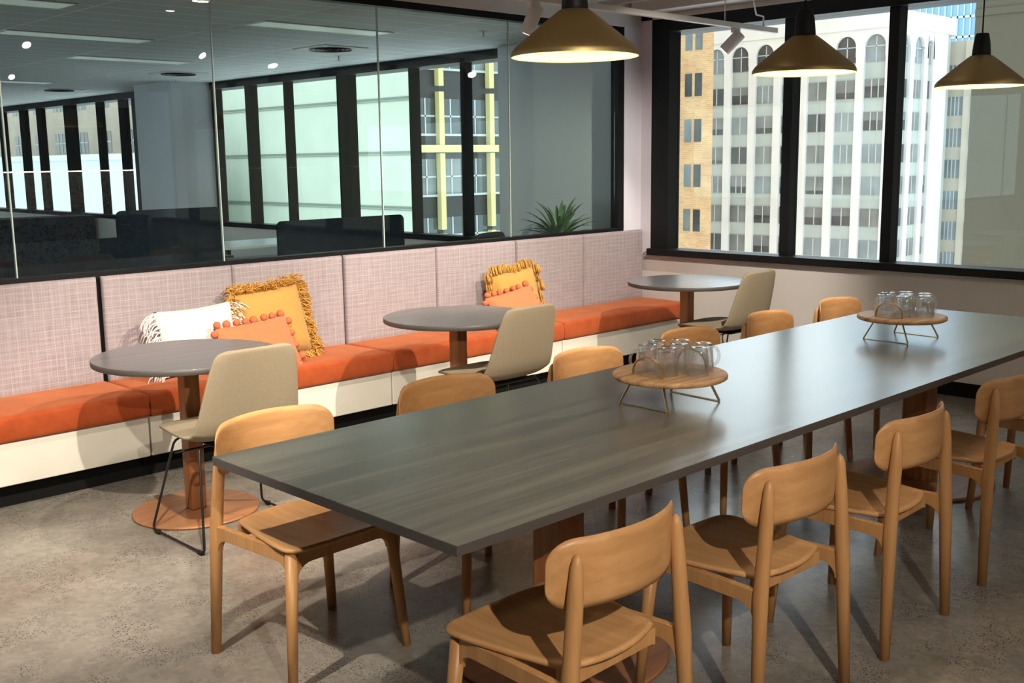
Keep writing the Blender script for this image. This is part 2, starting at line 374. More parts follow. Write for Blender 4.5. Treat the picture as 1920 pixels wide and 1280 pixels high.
def lamp_light(name, kind, loc, power, color, parent=None, target=None, size=.03, spot=80, blend=.35):
    d = bpy.data.lights.new(name, kind); d.energy = power; d.color = color
    d.shadow_soft_size = size
    if kind == 'SPOT': d.spot_size = R(spot); d.spot_blend = blend
    o = bpy.data.objects.new(name, d); SC.collection.objects.link(o); o.location = loc
    if target is not None:
        v = Vector(target)-Vector(loc); o.rotation_euler = v.to_track_quat('-Z', 'Y').to_euler()
    if parent: o.parent = parent
    return o

# ------------------------------------------------------------------ room shell
XW = 7.0          # inner face of the window wall
XG = 7.12         # glass line of the facade
YG = 5.61         # glass partition
H = 3.15
def sbox(name, a, b, mat): return structure(MB().box(a, b, mat).build(name))
sbox('floor', (-3.6, -3.0, -.12), (7.3, 5.70, 0), 'polished_concrete')
sbox('floor', (-3.6, 5.70, -.12), (7.3, 24, 0), 'office_carpet')
sbox('ceiling', (-3.6, -3.0, H), (7.3, 5.70, H+.12), 'raw_ceiling')
sbox('ceiling', (-3.6, 5.70, 2.585), (7.3, 24, 2.70), 'ceiling_tiles')
sbox('wall_bulkhead', (-3.6, YG, 2.557+.045), (7.0, YG+.09, H), 'white_paint')
sbox('wall_back', (-3.6, -3.0, 0), (7.3, -2.86, H), 'grey_paint')
sbox('wall_left', (-3.74, -3.0, 0), (-3.6, 6.6, H), 'grey_paint')
sbox('wall_left', (-3.74, 6.6, 0), (-3.6, 24, .80), 'grey_paint')  # low wall of unseen glazing, added so daylight reaches the office ceiling
sbox('wall_left', (-3.74, 6.6, 2.50), (-3.6, 24, 2.7), 'grey_paint')
for k in range(9): sbox('trim_mullion', (-3.74, 6.6+2.15*k, .80), (-3.62, 6.72+2.15*k, 2.50), 'bronze_frame')
for k in range(8): structure(MB().box((-3.70, 6.72+2.15*k, .80), (-3.692, 6.6+2.15*(k+1), 2.50), 'clear_glass').build('window_%d' % (40+k)))  # added panes, out of view, to let daylight into the office
sbox('wall_far', (-3.6, 24, 0), (7.3, 24.14, H), 'grey_paint')
# window wall: low wall, skirting, sill, head, mullions
sbox('wall_window', (XW, -3.0, 0), (7.3, 24, .80), 'white_paint')
sbox('baseboard_window', (XW-.012, -3.0, 0), (XW, 5.20, .095), 'black_plinth')
structure(MB().box((6.945, -3.0, .805), (XG+.02, 5.50, .858), 'black_frame').build('trim_sill', bevel=.003))
structure(MB().box((6.99, 5.70, .80), (XG+.02, 24, .858), 'black_frame').build('trim_sill'))
sbox('trim_head', (XW, -3.0, 2.558), (7.3, 5.50, 2.66), 'black_frame')
sbox('wall_head', (XW, -3.0, 2.66), (7.3, 5.70, H), 'white_paint')
sbox('trim_head', (7.02, 5.70, 2.50), (7.3, 24, 2.585), 'black_frame')
sbox('wall_pier', (XW, 5.50, .80), (7.3, 7.27, 2.70), 'pier_paint')
sbox('wall_pier_end', (6.785, YG-.005, 0), (XW, YG+.09, 2.61), 'pier_paint')
sbox('wall_pier_office', (6.93, YG+.09, .0), (XW, 7.2, 2.585), 'lit_pier_grey')
sbox('wall_column', (6.50, 12.52, 0), (7.2, 13.5, 2.585), 'grey_paint')
k = 0
room_m = [(5.33, 5.50, 'black_frame', 7.0), (4.25, 4.325, 'black_frame', 7.04), (3.458, 3.53, 'black_frame', 7.04), (2.30, 2.375, 'black_frame', 7.04), (1.15, 1.32, 'black_frame', 7.04), (0.1, .17, 'black_frame', 7.04), (-.85, -.78, 'black_frame', 7.04), (-2.0, -1.9, 'black_frame', 7.04)]
for a, b_, mt, xd in room_m:
    k += 1; sbox('trim_mullion', (xd, a, .858), (7.15, b_, 2.558), mt)
off_m = [(7.20, 7.27), (7.785, 7.835), (8.563, 8.61), (9.627, 9.84), (10.835, 10.88), (11.608, 11.72), (12.44, 12.52), (13.5, 14.82), (15.04, 15.24), (15.83, 15.99), (16.81, 17.17), (18.04, 18.26), (18.75, 18.99), (19.71, 19.95), (20.8, 21.0), (22.2, 22.5)]
for a, b_ in off_m: sbox('trim_mullion', (7.04 if b_ < 13 else 7.08, a, .858), (7.15, b_, 2.50), 'bronze_frame' if b_ > 8.5 else 'black_frame')
def pane(name, a, b, mat): return structure(MB().box(a, b, mat).build(name))
ys = [5.33, 4.325, 4.25, 3.53, 3.458, 2.375, 2.30, 1.32, 1.15, .17, .1, -.78, -.85, -1.9]
wi = 0
for i in range(0, len(ys)-1, 2):
    wi += 1; pane('window_%d' % wi, (XG, ys[i+1], .858), (XG+.008, ys[i], 2.558), 'clear_glass')
om = sorted(off_m)
for (a, b_), (c, d) in zip(om, om[1:]):
    wi += 1; pane('window_%d' % wi, (XG, b_, .858), (XG+.008, c, 2.50), 'clear_glass')
# glass partition
structure(MB().box((-3.6, YG+.001, .0), (6.785, YG+.07, .985), 'black_plinth').build('wall_partition'))
structure(MB().box((-3.6, YG-.002, .985), (6.785, YG+.075, 1.030), 'black_frame').build('trim_partition_sill'))
structure(MB().box((-3.6, YG, 2.557), (6.785, YG+.075, 2.602), 'black_frame').build('trim_partition_head'))
structure(MB().box((6.715, YG-.003, 1.03), (6.785, YG+.075, 2.557), 'black_frame').build('trim_partition_post'))
gx_ = [-3.6, -2.66, -1.49, -.32, .855, 2.025, 3.196, 4.371, 5.538, 6.715]
for i in range(len(gx_)-1):
    wi += 1; structure(MB().box((gx_[i]+.003, YG+.03, 1.03), (gx_[i+1]-.003, YG+.040, 2.557), 'partition_glass').build('window_%d' % wi))
    if i: structure(MB().box((gx_[i]-.003, YG+.028, 1.03), (gx_[i]+.003, YG+.042, 2.557), 'glass_joint').build('trim_joint'))

# ------------------------------------------------------------------ ceiling services
def rod(name, a, b, r, mat, label, cat, n=12, group=None):
    o = MB().tube([a, b], r, mat, n=n).build(name); tag(o, label, cat, group); return o
tag(MB().box((6.80, -2.9, 2.70), (6.985, 5.55, 2.80), 'white_metal').build('blind_pelmet', bevel=.004), 'long white blind box running along the top of the window wall', 'blind box')
rod('ceiling_pipe', (6.45, -2.9, 2.74), (6.45, 5.58, 2.74), .022, 'white_metal', 'white painted pipe running below the ceiling along the windows', 'pipe')
rod('ceiling_pipe', (6.15, -2.9, 2.92), (6.15, 5.58, 2.92), .05, 'raw_ceiling', 'thick pale service pipe below the ceiling, furthest from the windows', 'pipe')
tag(MB().box((-3.5, 4.9, 2.98), (6.9, 5.15, H), 'raw_ceiling').build('ceiling_beam', bevel=.006), 'pale concrete beam under the ceiling in front of the glass wall', 'beam')
# tracks
def track(name, y, x0, x1, z, label):
    t = empty(name, (x0, y, z), 0, label, 'lighting track')
    MB().box((0, -.018, 0), (x1-x0, .018, .035), 'white_metal').build('rail', t, bevel=.003)
    for q in range(int((x1-x0)/1.8)+1):
        MB().tube([(.25+1.8*q, 0, .03), (.25+1.8*q, 0, H-z)], .004, 'white_metal', n=6).build('suspension_rod', t)
    return t
ZT = 2.445
track('lighting_track', 4.3, -1.2, 6.88, ZT, 'white ceiling lighting track running above the small round tables')
track('lighting_track', 2.35, -1.2, 6.2, 2.66, 'white ceiling lighting track above the long grey table')
track('lighting_track', -1.0, -2.2, 6.2, 2.66, 'white ceiling lighting track on the kitchen side of the room')
# feed cable looping down to the track
tag(MB().tube([(6.72, 4.3, ZT+.03), (6.70, 4.29, ZT+.10), (6.58, 4.27, ZT+.10), (6.50, 4.25, ZT+.2), (6.50, 4.22, ZT+.35), (6.47, 4.2, 2.95)], .006, 'white_metal', n=8).build('power_cable'), 'white power cable looping down to the end of the ceiling track', 'cable')
def spot(x, y, z, d, label, power, target, spot_deg=70, size=.022):
    """track head: adapter, stem, tilted cylinder"""
    t = empty('track_spotlight', (x, y, z), 0, label, 'spotlight', 'white cylindrical track spotlights')
    MB().box((-.035, -.016, -.03), (.035, .016, .0), 'white_metal').build('adapter', t, bevel=.003)
    MB().tube([(0, 0, -.03), (0, 0, -.075)], .007, 'white_metal', n=8).build('stem', t)
    d = Vector(d).normalized(); p0 = Vector((0, 0, -.07))-d*.05
    p1 = p0+d*.155
    h = MB().tube([p0, p0+d*.004, p1-d*.003, p1], [.036, .040, .040, .038], 'white_metal', n=24).build('lamp_head', t)
    MB().tube([p1-d*.002, p1+d*.0015], .032, 'lamp_lens', n=20).build('lens', h)
    if power: lamp_light('spot_beam', 'SPOT', p1+d*.012, power, NEUTRAL, t, p1+d*.012+(Vector(target)-(Vector((x, y, z))+p1)), size, spot_deg, .5)
    return t
spot(2.40, 4.3, ZT, (.0, .10, -1), 'white track spotlight near the picture\'s top left, pointing straight down', BENCH_SPOT_W, (2.6, 4.9, 0), 75)
spot(4.42, 4.3, ZT, (-.05, .45, -.85), 'white tilted track spotlight left of the nearest brass pendant', BENCH_SPOT_W, (4.4, 5.6, .6), 80)
spot(6.38, 4.3, ZT, (-.25, .70, -.72), 'white tilted track spotlight hanging before the corner window', BENCH_SPOT_W, (6.0, 5.5, .4), 80)
for x, tx in ((1.4, 1.9), (3.4, 3.7), (4.9, 5.7)):
    spot(x, 2.35, 2.66, (tx-x, 2.6, -2.2), 'white spotlight on the track over the long table, aimed at the bench', MID_SPOT_W, (tx, 5.0, .5), 75)
spot(.3, 2.35, 2.66, (.9, 1.35, -2.6), 'white spotlight on the track over the long table, aimed at the floor', 260.0, (1.2, 3.9, 0), 70)
for x, pw_ in zip((0.45, 2.5, 4.5), TABLE_SPOT_W):
    spot(x, -1.0, 2.66, (.3, 2.8, -2.0), 'white spotlight on the kitchen-side track, aimed at the long table', pw_, (x+1.0, 2.0, .5), 70)
# unseen ceiling fill lights, added to brighten the room and the island
for x, y in ((3.6, -1.35), (5.1, -1.35), (-1.5, .8), (1.0, .6), (3.2, .4), (5.6, .6), (-2, 3.5), (-1.2, -2.0), (1.5, -2.2), (4.5, -2.2)):
    t = empty('fill_downlight', (x, y, H), 0, 'round fill light added out of view in the raw ceiling', 'fill_downlight', 'added ceiling fill lights')
    MB().lathe([(.045, -.004), (.06, -.006), (.062, 0)], 'white_metal', 24, caps=False).build('trim_ring', t)
    MB().lathe([(.045, -.003), (.0451, -.001)], 'lamp_lens', 20).build('lens', t)
    lamp_light('fill_beam', 'SPOT', (0, 0, -.02), FILL_W*(30 if y == -1.35 else 1), NEUTRAL, t, (0, -.12 if y == -1.35 else 0, -1), .045, 60 if y == -1.35 else 120, .7)

# ------------------------------------------------------------------ pendants
def pendant(x, y, z, label):
    t = empty('pendant_lamp', (x, y, z), 0, label, 'pendant lamp', 'brass pendant lamps over the long table')
    Rr = .197
    prof = [(.040, .142), (.047, .140), (.058, .132), (.080, .115), (.110, .0905), (.140, .066), (.168, .043), (.186, .028), (Rr-.003, .017), (Rr, .011), (Rr, .0)]
    m = MB(); m.lathe(prof, 'brass', 72, caps=False)
    m.build('shade', t)
    inn = [(.0395, .1405), (.0462, .1385), (.057, .1305), (.079, .1135), (.109, .089), (.139, .0645), (.167, .0415), (.185, .0265), (Rr-.0045, .0158), (Rr-.0018, .0105), (Rr-.0018, 0), (Rr, 0)]
    m = MB(); m.lathe(inn, 'shade_inner', 72, caps=False); m.build('shade_lining', t)
    MB().lathe([(.041, .138), (.041, .150), (.036, .200), (.029, .236), (.026, .240)], 'black_plastic', 32).build('lamp_holder', t)
    MB().tube([(0, 0, .238), (0, 0, H-z)], .0035, 'black_plastic', n=8).build('flex', t)
    MB().lathe([(.05, H-z-.03), (.052, H-z-.002), (.052, H-z)], 'black_plastic', 24).build('ceiling_rose', t)
    b = MB(); b.sphere((0, 0, .090), .032, 'bulb', 20, 12); b.tube([(0, 0, .10), (0, 0, .14)], .014, 'white_metal', n=12); b.build('bulb', t)
    lamp_light('pendant_glow', 'POINT', (0, 0, .090), PENDANT_W, WARM, t, None, .034)
pendant(2.545, 2.30, 1.900, 'largest, nearest brass cone pendant lamp with black neck')
pendant(3.83, 2.265, 1.905, 'middle brass cone pendant lamp, hanging before the window mullion')
pendant(5.16, 2.13, 1.895, 'smallest brass cone pendant lamp, at the picture\'s right edge')
for o_ in [o for o in SC.collection.objects if o.name.startswith('bulb')]: o_.visible_shadow = True

# ------------------------------------------------------------------ wooden chairs
def arc_rail(A, B, z0, z1, th, drop, rad, mat, mb):
    """rail between two floor-plan points; arched brackets at both ends"""
    A = Vector(A); B = Vector(B); L = (B-A).length; d = (B-A).normalized()
    P = [(0, z1), (0, z0-drop)]
    for k in range(7):
        a = R(180-90*k/6); P.append((rad*.25+rad+rad*math.cos(a), z0-drop*1.0+drop*math.sin(a)))
    Q = [(L-x, z) for x, z in reversed(P)]
    poly = P+Q
    M = Matrix(((d.x, 0, -d.y, A.x), (d.y, 0, d.x, A.y), (0, 1, 0, 0), (0, 0, 0, 1)))
    M = M @ Matrix.Translation((0, 0, -th/2))
    mb.prism(poly, th, mat, M)
def chair():
    t = empty('wooden_chair', (0, 0, 0))
    # seat: wide front, narrow rounded back (faces +y)
    P = []
    def hw(y): return .175+.045*min(1, max(0, (y+.20)/.34))
    for k in range(9):   # rear arc
        a = -1+2*k/8; P.append((a*.150, -.190+.030*(abs(a)**2.2)))
    for k in range(1, 5): P.append((.150+.026*math.sin(R(90*k/4)), -.160+.045*(1-math.cos(R(90*k/4)))))
    P.append((hw(0)-.002, 0)); P.append((.218, .12))
    for k in range(6): a = R(90*k/5); P.append((.221-.05+.05*math.cos(a), .175+.05*math.sin(a)))
    P.append((.06, .230))
    full = P + [(-x, y) for x, y in reversed(P) if abs(x) > .155 or y > 0]
    m = MB(); mi = m.mi('seat_beech')
    # rings: top dished centre -> rim -> side -> underside
    def ring(s_, z, dz=0.0):
        return [m.bm.verts.new(Vector((x*s_, .015+(y-.015)*s_, z))) for x, y in full]
    rs = [ring(.25, .4465), ring(.62, .4468), ring(.80, .4485), ring(.90, .4515), ring(.955, .4535), ring(.985, .4520), ring(1.0, .4470), ring(.992, .4405), ring(.97, .4375), ring(.5, .4370)]
    for A, B in zip(rs, rs[1:]):
        n_ = len(A)
        for q in range(n_): m.face([A[q], A[(q+1) % n_], B[(q+1) % n_], B[q]], mi, True)
    m.face(rs[0], mi, True); m.face(list(reversed(rs[-1])), mi)
    m.build('seat', t)
    # backrest
    W, hgt, cr = .231, .168, .056
    def zz(s_):
        e = W-abs(s_)
        if e >= cr: return hgt/2
        return hgt/2-cr+math.sqrt(max(0, cr*cr-(cr-e)**2))
    R0 = .40
    def yb(s_): return -.238+ (R0-math.sqrt(R0*R0-s_*s_))*1.15
    def surf(off):
        def fn(u, v):
            a = -math.cos(u*PI); s_ = a*W; h = zz(s_)
            tt = -1+2*v; edge = max(abs(a)**10, abs(tt)**8)
            z = .683+ tt*h + .008*(1-(s_/W)**2)
            n = Vector((-s_/R0, 1, 0)).normalized()
            th = off*(1-.75*edge)
            p = Vector((s_, yb(s_)-.03*(z-.70), z))+n*th
            return p
        return fn
    m = MB(); m.grid(surf(.0065), 28, 10, 'back_beech', surf(-.0065)); m.build('backrest', t)
    # legs
    for sx in (-1, 1):
        m = MB(); m.tube([(sx*.236, -.218, 0), (sx*.214, -.208, .42), (sx*.190, -.206, .64), (sx*.183, -.205, .712), (sx*.182, -.205, .730), (sx*.182, -.205, .738)], [.0165, .0215, .0190, .0150, .0100, .003], 'pale_beech', n=16, sq=1.0)
        m.build('leg', t)
    for sx in (-1, 1):
        m = MB(); m.tube([(sx*.226, .205, 0), (sx*.190, .178, .436)], [.0150, .0205], 'pale_beech', n=16)
        m.build('leg', t)
    m = MB()
    arc_rail((-.190, .182), (.190, .182), .392, .436, .022, .045, .05, 'pale_beech', m)
    for sx in (-1, 1): arc_rail((sx*.191, .178), (sx*.214, -.203), .395, .436, .022, .045, .05, 'pale_beech', m)
    arc_rail((-.165, -.150), (.165, -.150), .398, .436, .020, .005, .02, 'pale_beech', m)
    m.build('seat_frame', t, bevel=.003)
    return t
chair0 = chair()
used = [False]
def place_chair(x, y, rz, label, group):
    o = chair0 if not used[0] else copy_tree(chair0)
    used[0] = True
    o.location = (x, y, 0); o.rotation_euler = (0, 0, rz); tag(o, label, 'chair', group)
G1 = 'wooden chairs on the bench side of the long table'; G2 = 'wooden chairs on the near side of the long table'
LX = [(1.872, 2.865, 1.5), (2.610, 2.86, -3), (3.43, 2.865, 1), (4.17, 2.87, -1), (4.91, 2.89, 2), (5.64, 2.89, 0)]
LL = ['pale wooden chair tucked in at the near left corner of the long table', 'pale wooden chair beside the long table, second from its near left corner',
      'pale wooden chair between the middle fabric chair and the nearer glass tray', 'pale wooden chair whose back shows behind the nearer tray of mugs',
      'pale wooden chair beside the long table, left of the far one', 'pale wooden chair furthest away, its back just left of the far mug tray']
for (x, y, a), s_ in zip(LX, LL): place_chair(x, y, PI+R(a), s_, G1)
RX = [(1.848, 1.715, 1), (2.61, 1.70, -1), (3.325, 1.70, 1.5), (4.155, 1.715, -1), (4.98, 1.70, 1), (5.76, 1.70, 0)]
RL = ['wooden chair in the foreground nearest the camera, its whole seat showing', 'wooden chair on the near side of the long table, second from the camera',
      'wooden chair on the near side of the long table, in front of its far pedestal', 'wooden chair cut by the picture\'s right edge, its backrest showing',
      'shaded wooden chair at the right edge, behind the cut-off chair back', 'wooden chair at the window end of the long table near side']
for (x, y, a), s_ in zip(RX, RL): place_chair(x, y, R(a), s_, G2)

# ------------------------------------------------------------------ long table
t = empty('long_table', (3.672, 2.275, 0), 0, 'long grey wood-grain communal table with two timber pedestals', 'table')
x0, x1, y0, y1 = 1.519-3.672, 5.825-3.672, 1.734-2.275, 2.817-2.275
m = MB(); m.box((x0, y0, .7135), (x1, y1, .738), 'table_edge'); m.box((x0+.001, y0+.001, .738), (x1-.001, y1-.001, .740), 'grey_laminate')
m.build('tabletop', t)
for px in (2.43-3.672, 5.02-3.672):
    p = MB().box((px-.062, -.062, .012), (px+.062, .062, .7135), 'column_oak').build('pedestal', t, bevel=.012, seg=3)
    MB().box((px-.2, -.2, .704), (px+.2, .2, .7134), 'black_metal').build('mounting_plate', p)
    MB().lathe([(.352, 0), (.36, .003), (.36, .012), (.355, .016)], 'base_oak', 96, M=Matrix.Translation((px, 0, 0))).build('base', t)

# ------------------------------------------------------------------ round tables
def round_table():
    t = empty('round_table')
    m = MB(); m.lathe([(.408, .7135), (.412, .716), (.412, .737), (.4105, .739)], 'table_edge', 96, caps=True)
    m.lathe([(.4105, .739), (.409, .740)], 'blue_grey_laminate', 96, caps=True); m.build('tabletop', t)
    MB().box((-.037, -.037, .012), (.037, .037, .7135), 'column_oak').build('pedestal', t, bevel=.008, seg=3)
    MB().box((-.16, -.03, .700), (.16, .03, .7134), 'black_metal').build('mounting_plate', t)
    MB().lathe([(.279, 0), (.286, .002), (.286, .009), (.281, .013)], 'base_oak', 80).build('base', t)
    return t
rt = round_table()
for i, (x, y, s_) in enumerate([(2.32, 4.48, 'nearest round grey cafe table, in front of the white cushion'), (3.935, 4.44, 'middle round grey cafe table, with one fabric chair tucked under'),
                             (6.09, 4.46, 'furthest round cafe table, in the corner by the window'), (.55, 4.46, 'round grey cafe table at the left end of the bench')]):
    o = rt if i == 0 else copy_tree(rt)
    o.location = (x, y, 0); tag(o, s_, 'table', 'round cafe tables along the bench')

# ------------------------------------------------------------------ fabric chairs
def fabric_chair():
    t = empty('fabric_chair')
    # profile (y, z) from seat front to back top; faces +y
    prof = [(.285, .418), (.297, .434), (.262, .452), (.18, .459), (.05, .452), (-.06, .447), (-.13, .452), (-.175, .478), (-.200, .53), (-.222, .62), (-.245, .72), (-.262, .80), (-.268, .832), (-.268, .842)]
    wid = [.10, .150, .195, .222, .240, .250, .254, .252, .243, .230, .213, .195, .172, .128]
    curl = [0, 0, .0, .004, .01, .016, .022, .026, .026, .022, .018, .014, .012, .012]
    import bisect
    def pt(u, v, off):
        s_ = v*(len(prof)-1); i = min(int(s_), len(prof)-2); f = s_-i
        y = prof[i][0]*(1-f)+prof[i+1][0]*f; z = prof[i][1]*(1-f)+prof[i+1][1]*f
        w = wid[i]*(1-f)+wid[i+1]*f; c = curl[i]*(1-f)+curl[i+1]*f
        d = Vector((0, prof[i+1][0]-prof[i][0], prof[i+1][1]-prof[i][1])).normalized(); nrm = Vector((0, d.z, -d.y))
        if nrm.z < 0 and abs(d.y) > abs(d.z): nrm = -nrm
        if d.z > .5: nrm = Vector((0, d.z, -d.y))
        a = -math.cos(u*PI)
        p = Vector((a*w, y, z)) + nrm*(c*abs(a)**3*1.0)
        return p, nrm
    N = 26
    def nrm_at(v):
        e = 1e-3; a = pt(.5, max(0, v-e), 0)[0]; b = pt(.5, min(1, v+e), 0)[0]; d = (b-a).normalized()
        return Vector((0, d.z, -d.y))
    def smooth_n(v):
        s_ = Vector((0, 0, 0))
        for k in (-2, -1, 0, 1, 2): s_ += nrm_at(min(1, max(0, v+k*.035)))
        return s_.normalized()
    def F(sign):
        def fn(u, v):
            p, _ = pt(u, v, 0); n_ = smooth_n(v)
            a = abs(-math.cos(u*PI)); e = max(a**8, abs(2*v-1)**14)
            return p - n_*(-sign)*(.013*(1-.6*e))
        return fn
    MB().grid(F(1), 16, 40, 'tan_fabric', F(-1)).build('shell', t, subsurf=1)
    # black underside shell
    m = MB(); m.box((-.15, -.14, .418), (.15, .15, .428), 'black_plastic'); m.build('seat_pan', t, bevel=.01)
    # sled frame
    def bent(pts, r, k=4):
        out = [Vector(pts[0])]
        for i in range(1, len(pts)-1):
            a, b, c = Vector(pts[i-1]), Vector(pts[i]), Vector(pts[i+1])
            p = b+(a-b).normalized()*r; q = b+(c-b).normalized()*r
            for j in range(k+1):
                f = j/k; out.append(p*(1-f)**2+b*2*f*(1-f)+q*f*f)
        out.append(Vector(pts[-1])); return out
    for sx in (-1, 1):
        pts = bent([(0, .10, .424), (sx*.20, .11, .424), (sx*.275, .22, .012), (sx*.275, -.235, .012), (sx*.20, -.10, .424), (0, -.10, .424)], .03)
        m = MB().tube(pts, .0055, 'black_metal', n=10)
        leg = m.build('leg', t)
        for yy in (.17, -.20): MB().tube([(sx*.275, yy-.015, .011), (sx*.275, yy+.015, .011)], .0095, 'black_plastic', n=10).build('glide', leg)
    MB().tube([(-.205, .115, .36), (.205, .115, .36)], .005, 'black_metal', n=8).build('stretcher', t)
    return t
fc = fabric_chair()
for i, (x, y, a, s_) in enumerate([(2.315, 4.13, 0, 'nearest beige fabric chair with black sled base, behind the long table'), (3.945, 4.14, 1, 'middle beige fabric chair, pushed under the middle round table'),
                             (6.15, 4.17, 0, 'furthest beige fabric chair, in front of the white wall under the window'), (.58, 4.13, 0, 'beige fabric chair at the leftmost round table')]):
    o = fc if i == 0 else copy_tree(fc)
    o.location = (x, y, 0); o.rotation_euler = (0, 0, R(a)); tag(o, s_, 'chair', 'beige fabric chairs at the round tables')

# ------------------------------------------------------------------ banquette
BX = [-.70, .86, 2.419, 3.984, 5.515, 6.985]
BL = ['bench seat unit at the far left end, outside the picture edge', 'leftmost orange-seated bench unit, cut by the picture\'s left edge', 'orange-seated bench unit with the white, mustard and coral cushions',
      'orange-seated bench unit behind the middle round table, with the small mustard cushion', 'last orange-seated bench unit, ending in the corner by the window']
for i in range(5):
    a, b_ = BX[i]+.004, BX[i+1]-.004; w = b_-a
    t = empty('banquette', (a, 5.09, 0), 0, BL[i], 'bench', 'upholstered bench units')
    MB().box((.0, .02, .118), (w, .47, .323), 'white_vinyl').build('base', t, bevel=.006)
    m = MB(); m.box((-.004, .10, 0), (w+.004, .46, .1175), 'black_plinth'); m.build('plinth', t)
    m = MB(); P = [Vector(p) for p in ()]
    # soft cushion with domed top
    xs_ = [0, .004, .010, .02, .04, .08]+[.08+(w-.16)*k_/30 for k_ in range(1, 30)]+[w-.08, w-.04, w-.02, w-.010, w-.004, w]
    ys_ = [0, .003, .008, .016, .03, .06]+[.06+.40*k_/14 for k_ in range(1, 14)]+[.46, .47, .473]
    def cf(sgn, xs_=xs_, ys_=ys_, w=w, i=i):
        def fn(u, v):
            x = xs_[round(u*(len(xs_)-1))]; y = ys_[round(v*(len(ys_)-1))]
            rr_ = .022
            ex = min(1, min(x, w-x)/rr_); ey = min(1, min(y, .49-y)/rr_)
            k_ = math.sqrt(max(0, 1-(1-ex)**2))*math.sqrt(max(0, 1-(1-ey)**2))
            dome = .006*math.sin(PI*x/w)*math.sin(PI*min(1, y/.47))
            wr = (.0015*math.sin(7*x+3.1*y+i)*math.sin(11*x-9*y+2*i) + .0012*math.sin(31*x+2*i)*max(0, 1-y/.2))*k_
            return Vector((x, y, .388+sgn*(.042+.020*k_)+(dome+wr if sgn > 0 else 0)))
        return fn
    m.grid(cf(1), len(xs_)-1, len(ys_)-1, 'orange_velvet', cf(-1)); m.build('seat_cushion', t)
    half = w/2
    for q in range(2):
        xa = q*half+.003; xb = (q+1)*half-.003
        if i == 1 and q == 1: xb -= .012
        m = MB()
        rr_ = .03
        def bf(sgn, xa=xa, xb=xb):
            def fn(u, v):
                x = xa+(xb-xa)*(.5-.5*math.cos(PI*u)) if False else xa+(xb-xa)*u
                z = .40+.609*v
                e = min(1, min(x-xa, xb-x)/.014) ; e2 = min(1, (1.009-z)/.014)
                k_ = math.sqrt(max(0, 1-(1-e)**2))*math.sqrt(max(0, 1-(1-e2)**2))
                return Vector((x, .491-sgn*(.022*max(.15, k_)), z))
            return fn
        def ff(sgn, xa=xa, xb=xb):
            base = bf(sgn)
            us = [0, .006, .014, .03]+[.03+.94*k_/10 for k_ in range(1, 10)]+[.97, .986, .994, 1]
            vs = [0]+[k_/8*.96 for k_ in range(1, 9)]+[.98, .992, 1]
            def fn(u, v):
                uu = us[min(len(us)-1, round(u*(len(us)-1)))]; vv = vs[min(len(vs)-1, round(v*(len(vs)-1)))]
                return base(uu, vv)
            return fn, len(us)-1, len(vs)-1
        f1, nu, nv = ff(1); f2, _, _ = ff(-1)
        m.grid(f1, nu, nv, 'pink_weave', f2); m.build('back_cushion', t)

# ------------------------------------------------------------------ scatter cushions
rng = random.Random(5)
def pillow_mb(w, h, th, mat, n=18, sag=.0, wr=.004):
    m = MB()
    ph = [rng.uniform(0, 6) for _ in range(4)]
    def side(sgn):
        def fn(u, v):
            a, b_ = 2*u-1, 2*v-1
            # pinched sides between pointed corners
            x = a*w/2*(1-.07*(1-b_*b_)**1 * (abs(a)**4)); z = b_*h/2*(1-.07*(1-a*a)*(abs(b_)**4))
            t_ = th/2*(max(0, (1-a**4)*(1-b_**4)))**.55
            t_ += wr*math.sin(9*a+ph[0]+4*b_)*math.sin(7*b_+ph[1])*(1-a*a)*(1-b_*b_)
            return Vector((x, sgn*t_, z))
        return fn
    m.grid(side(-1), n, n, mat, side(1)); return m
def edge_pts(w, h, n, sides='LRTB'):
    out = []
    for s_ in sides:
        for k in range(n):
            f = -1+2*(k+.5)/n
            if s_ == 'T': out.append((f*w/2, h/2*(1-.07*(1-f*f)), 0, 1))
            if s_ == 'B': out.append((f*w/2, -h/2*(1-.07*(1-f*f)), 0, -1))
            if s_ == 'L': out.append((-w/2*(1-.07*(1-f*f)), f*h/2, -1, 0))
            if s_ == 'R': out.append((w/2*(1-.07*(1-f*f)), f*h/2, 1, 0))
    return out
def place(o, loc, tilt, roll=0, rz=0):
    # cushion is modelled upright in xz; tilt leans its top back (+y), roll turns it in its own plane
    o.rotation_mode = 'QUATERNION'
    o.rotation_quaternion = Quaternion((0, 0, 1), rz) @ Quaternion((1, 0, 0), -tilt) @ Quaternion((0, 1, 0), roll)
    o.location = loc
def yarn_fringe(m, w, h, length, mat, sides, per, strands, rad, grav, curl=.3, fwd=.02):
    for (x, z, dx, dz) in edge_pts(w, h, per, sides):
        for s_ in range(strands):
            p = Vector((x+rng.uniform(-.008, .008), rng.uniform(-.012, .012), z+rng.uniform(-.008, .008)))
            v = Vector((dx*1.0+rng.uniform(-.45, .45), rng.uniform(-fwd*30, fwd*22), dz+rng.uniform(-.45, .45))).normalized()
            pts = [p]; st = length/4*rng.uniform(.75, 1.2)
            for q in range(4):
                v = (v+Vector((rng.uniform(-curl, curl), rng.uniform(-curl, curl), -grav*(q+1)/3))).normalized()
                p = p+v*st; pts.append(p)
            m.tube(pts, [rad, rad*1.1, rad, rad*.9, rad*.5], mat, n=5)
# white cushion with tasselled sides
t = empty('scatter_cushion', (0, 0, 0), 0, 'white textured cushion with long tassels, behind the nearest round table', 'cushion')
pillow_mb(.46, .36, .13, 'white_cotton', wr=.006).build('cover', t)
m = MB(); yarn_fringe(m, .46, .36, .12, 'white_cotton', 'LR', 14, 6, .0035, .55, .25); o = m.build('tassels', t); o['kind'] = 'stuff'
W0 = t
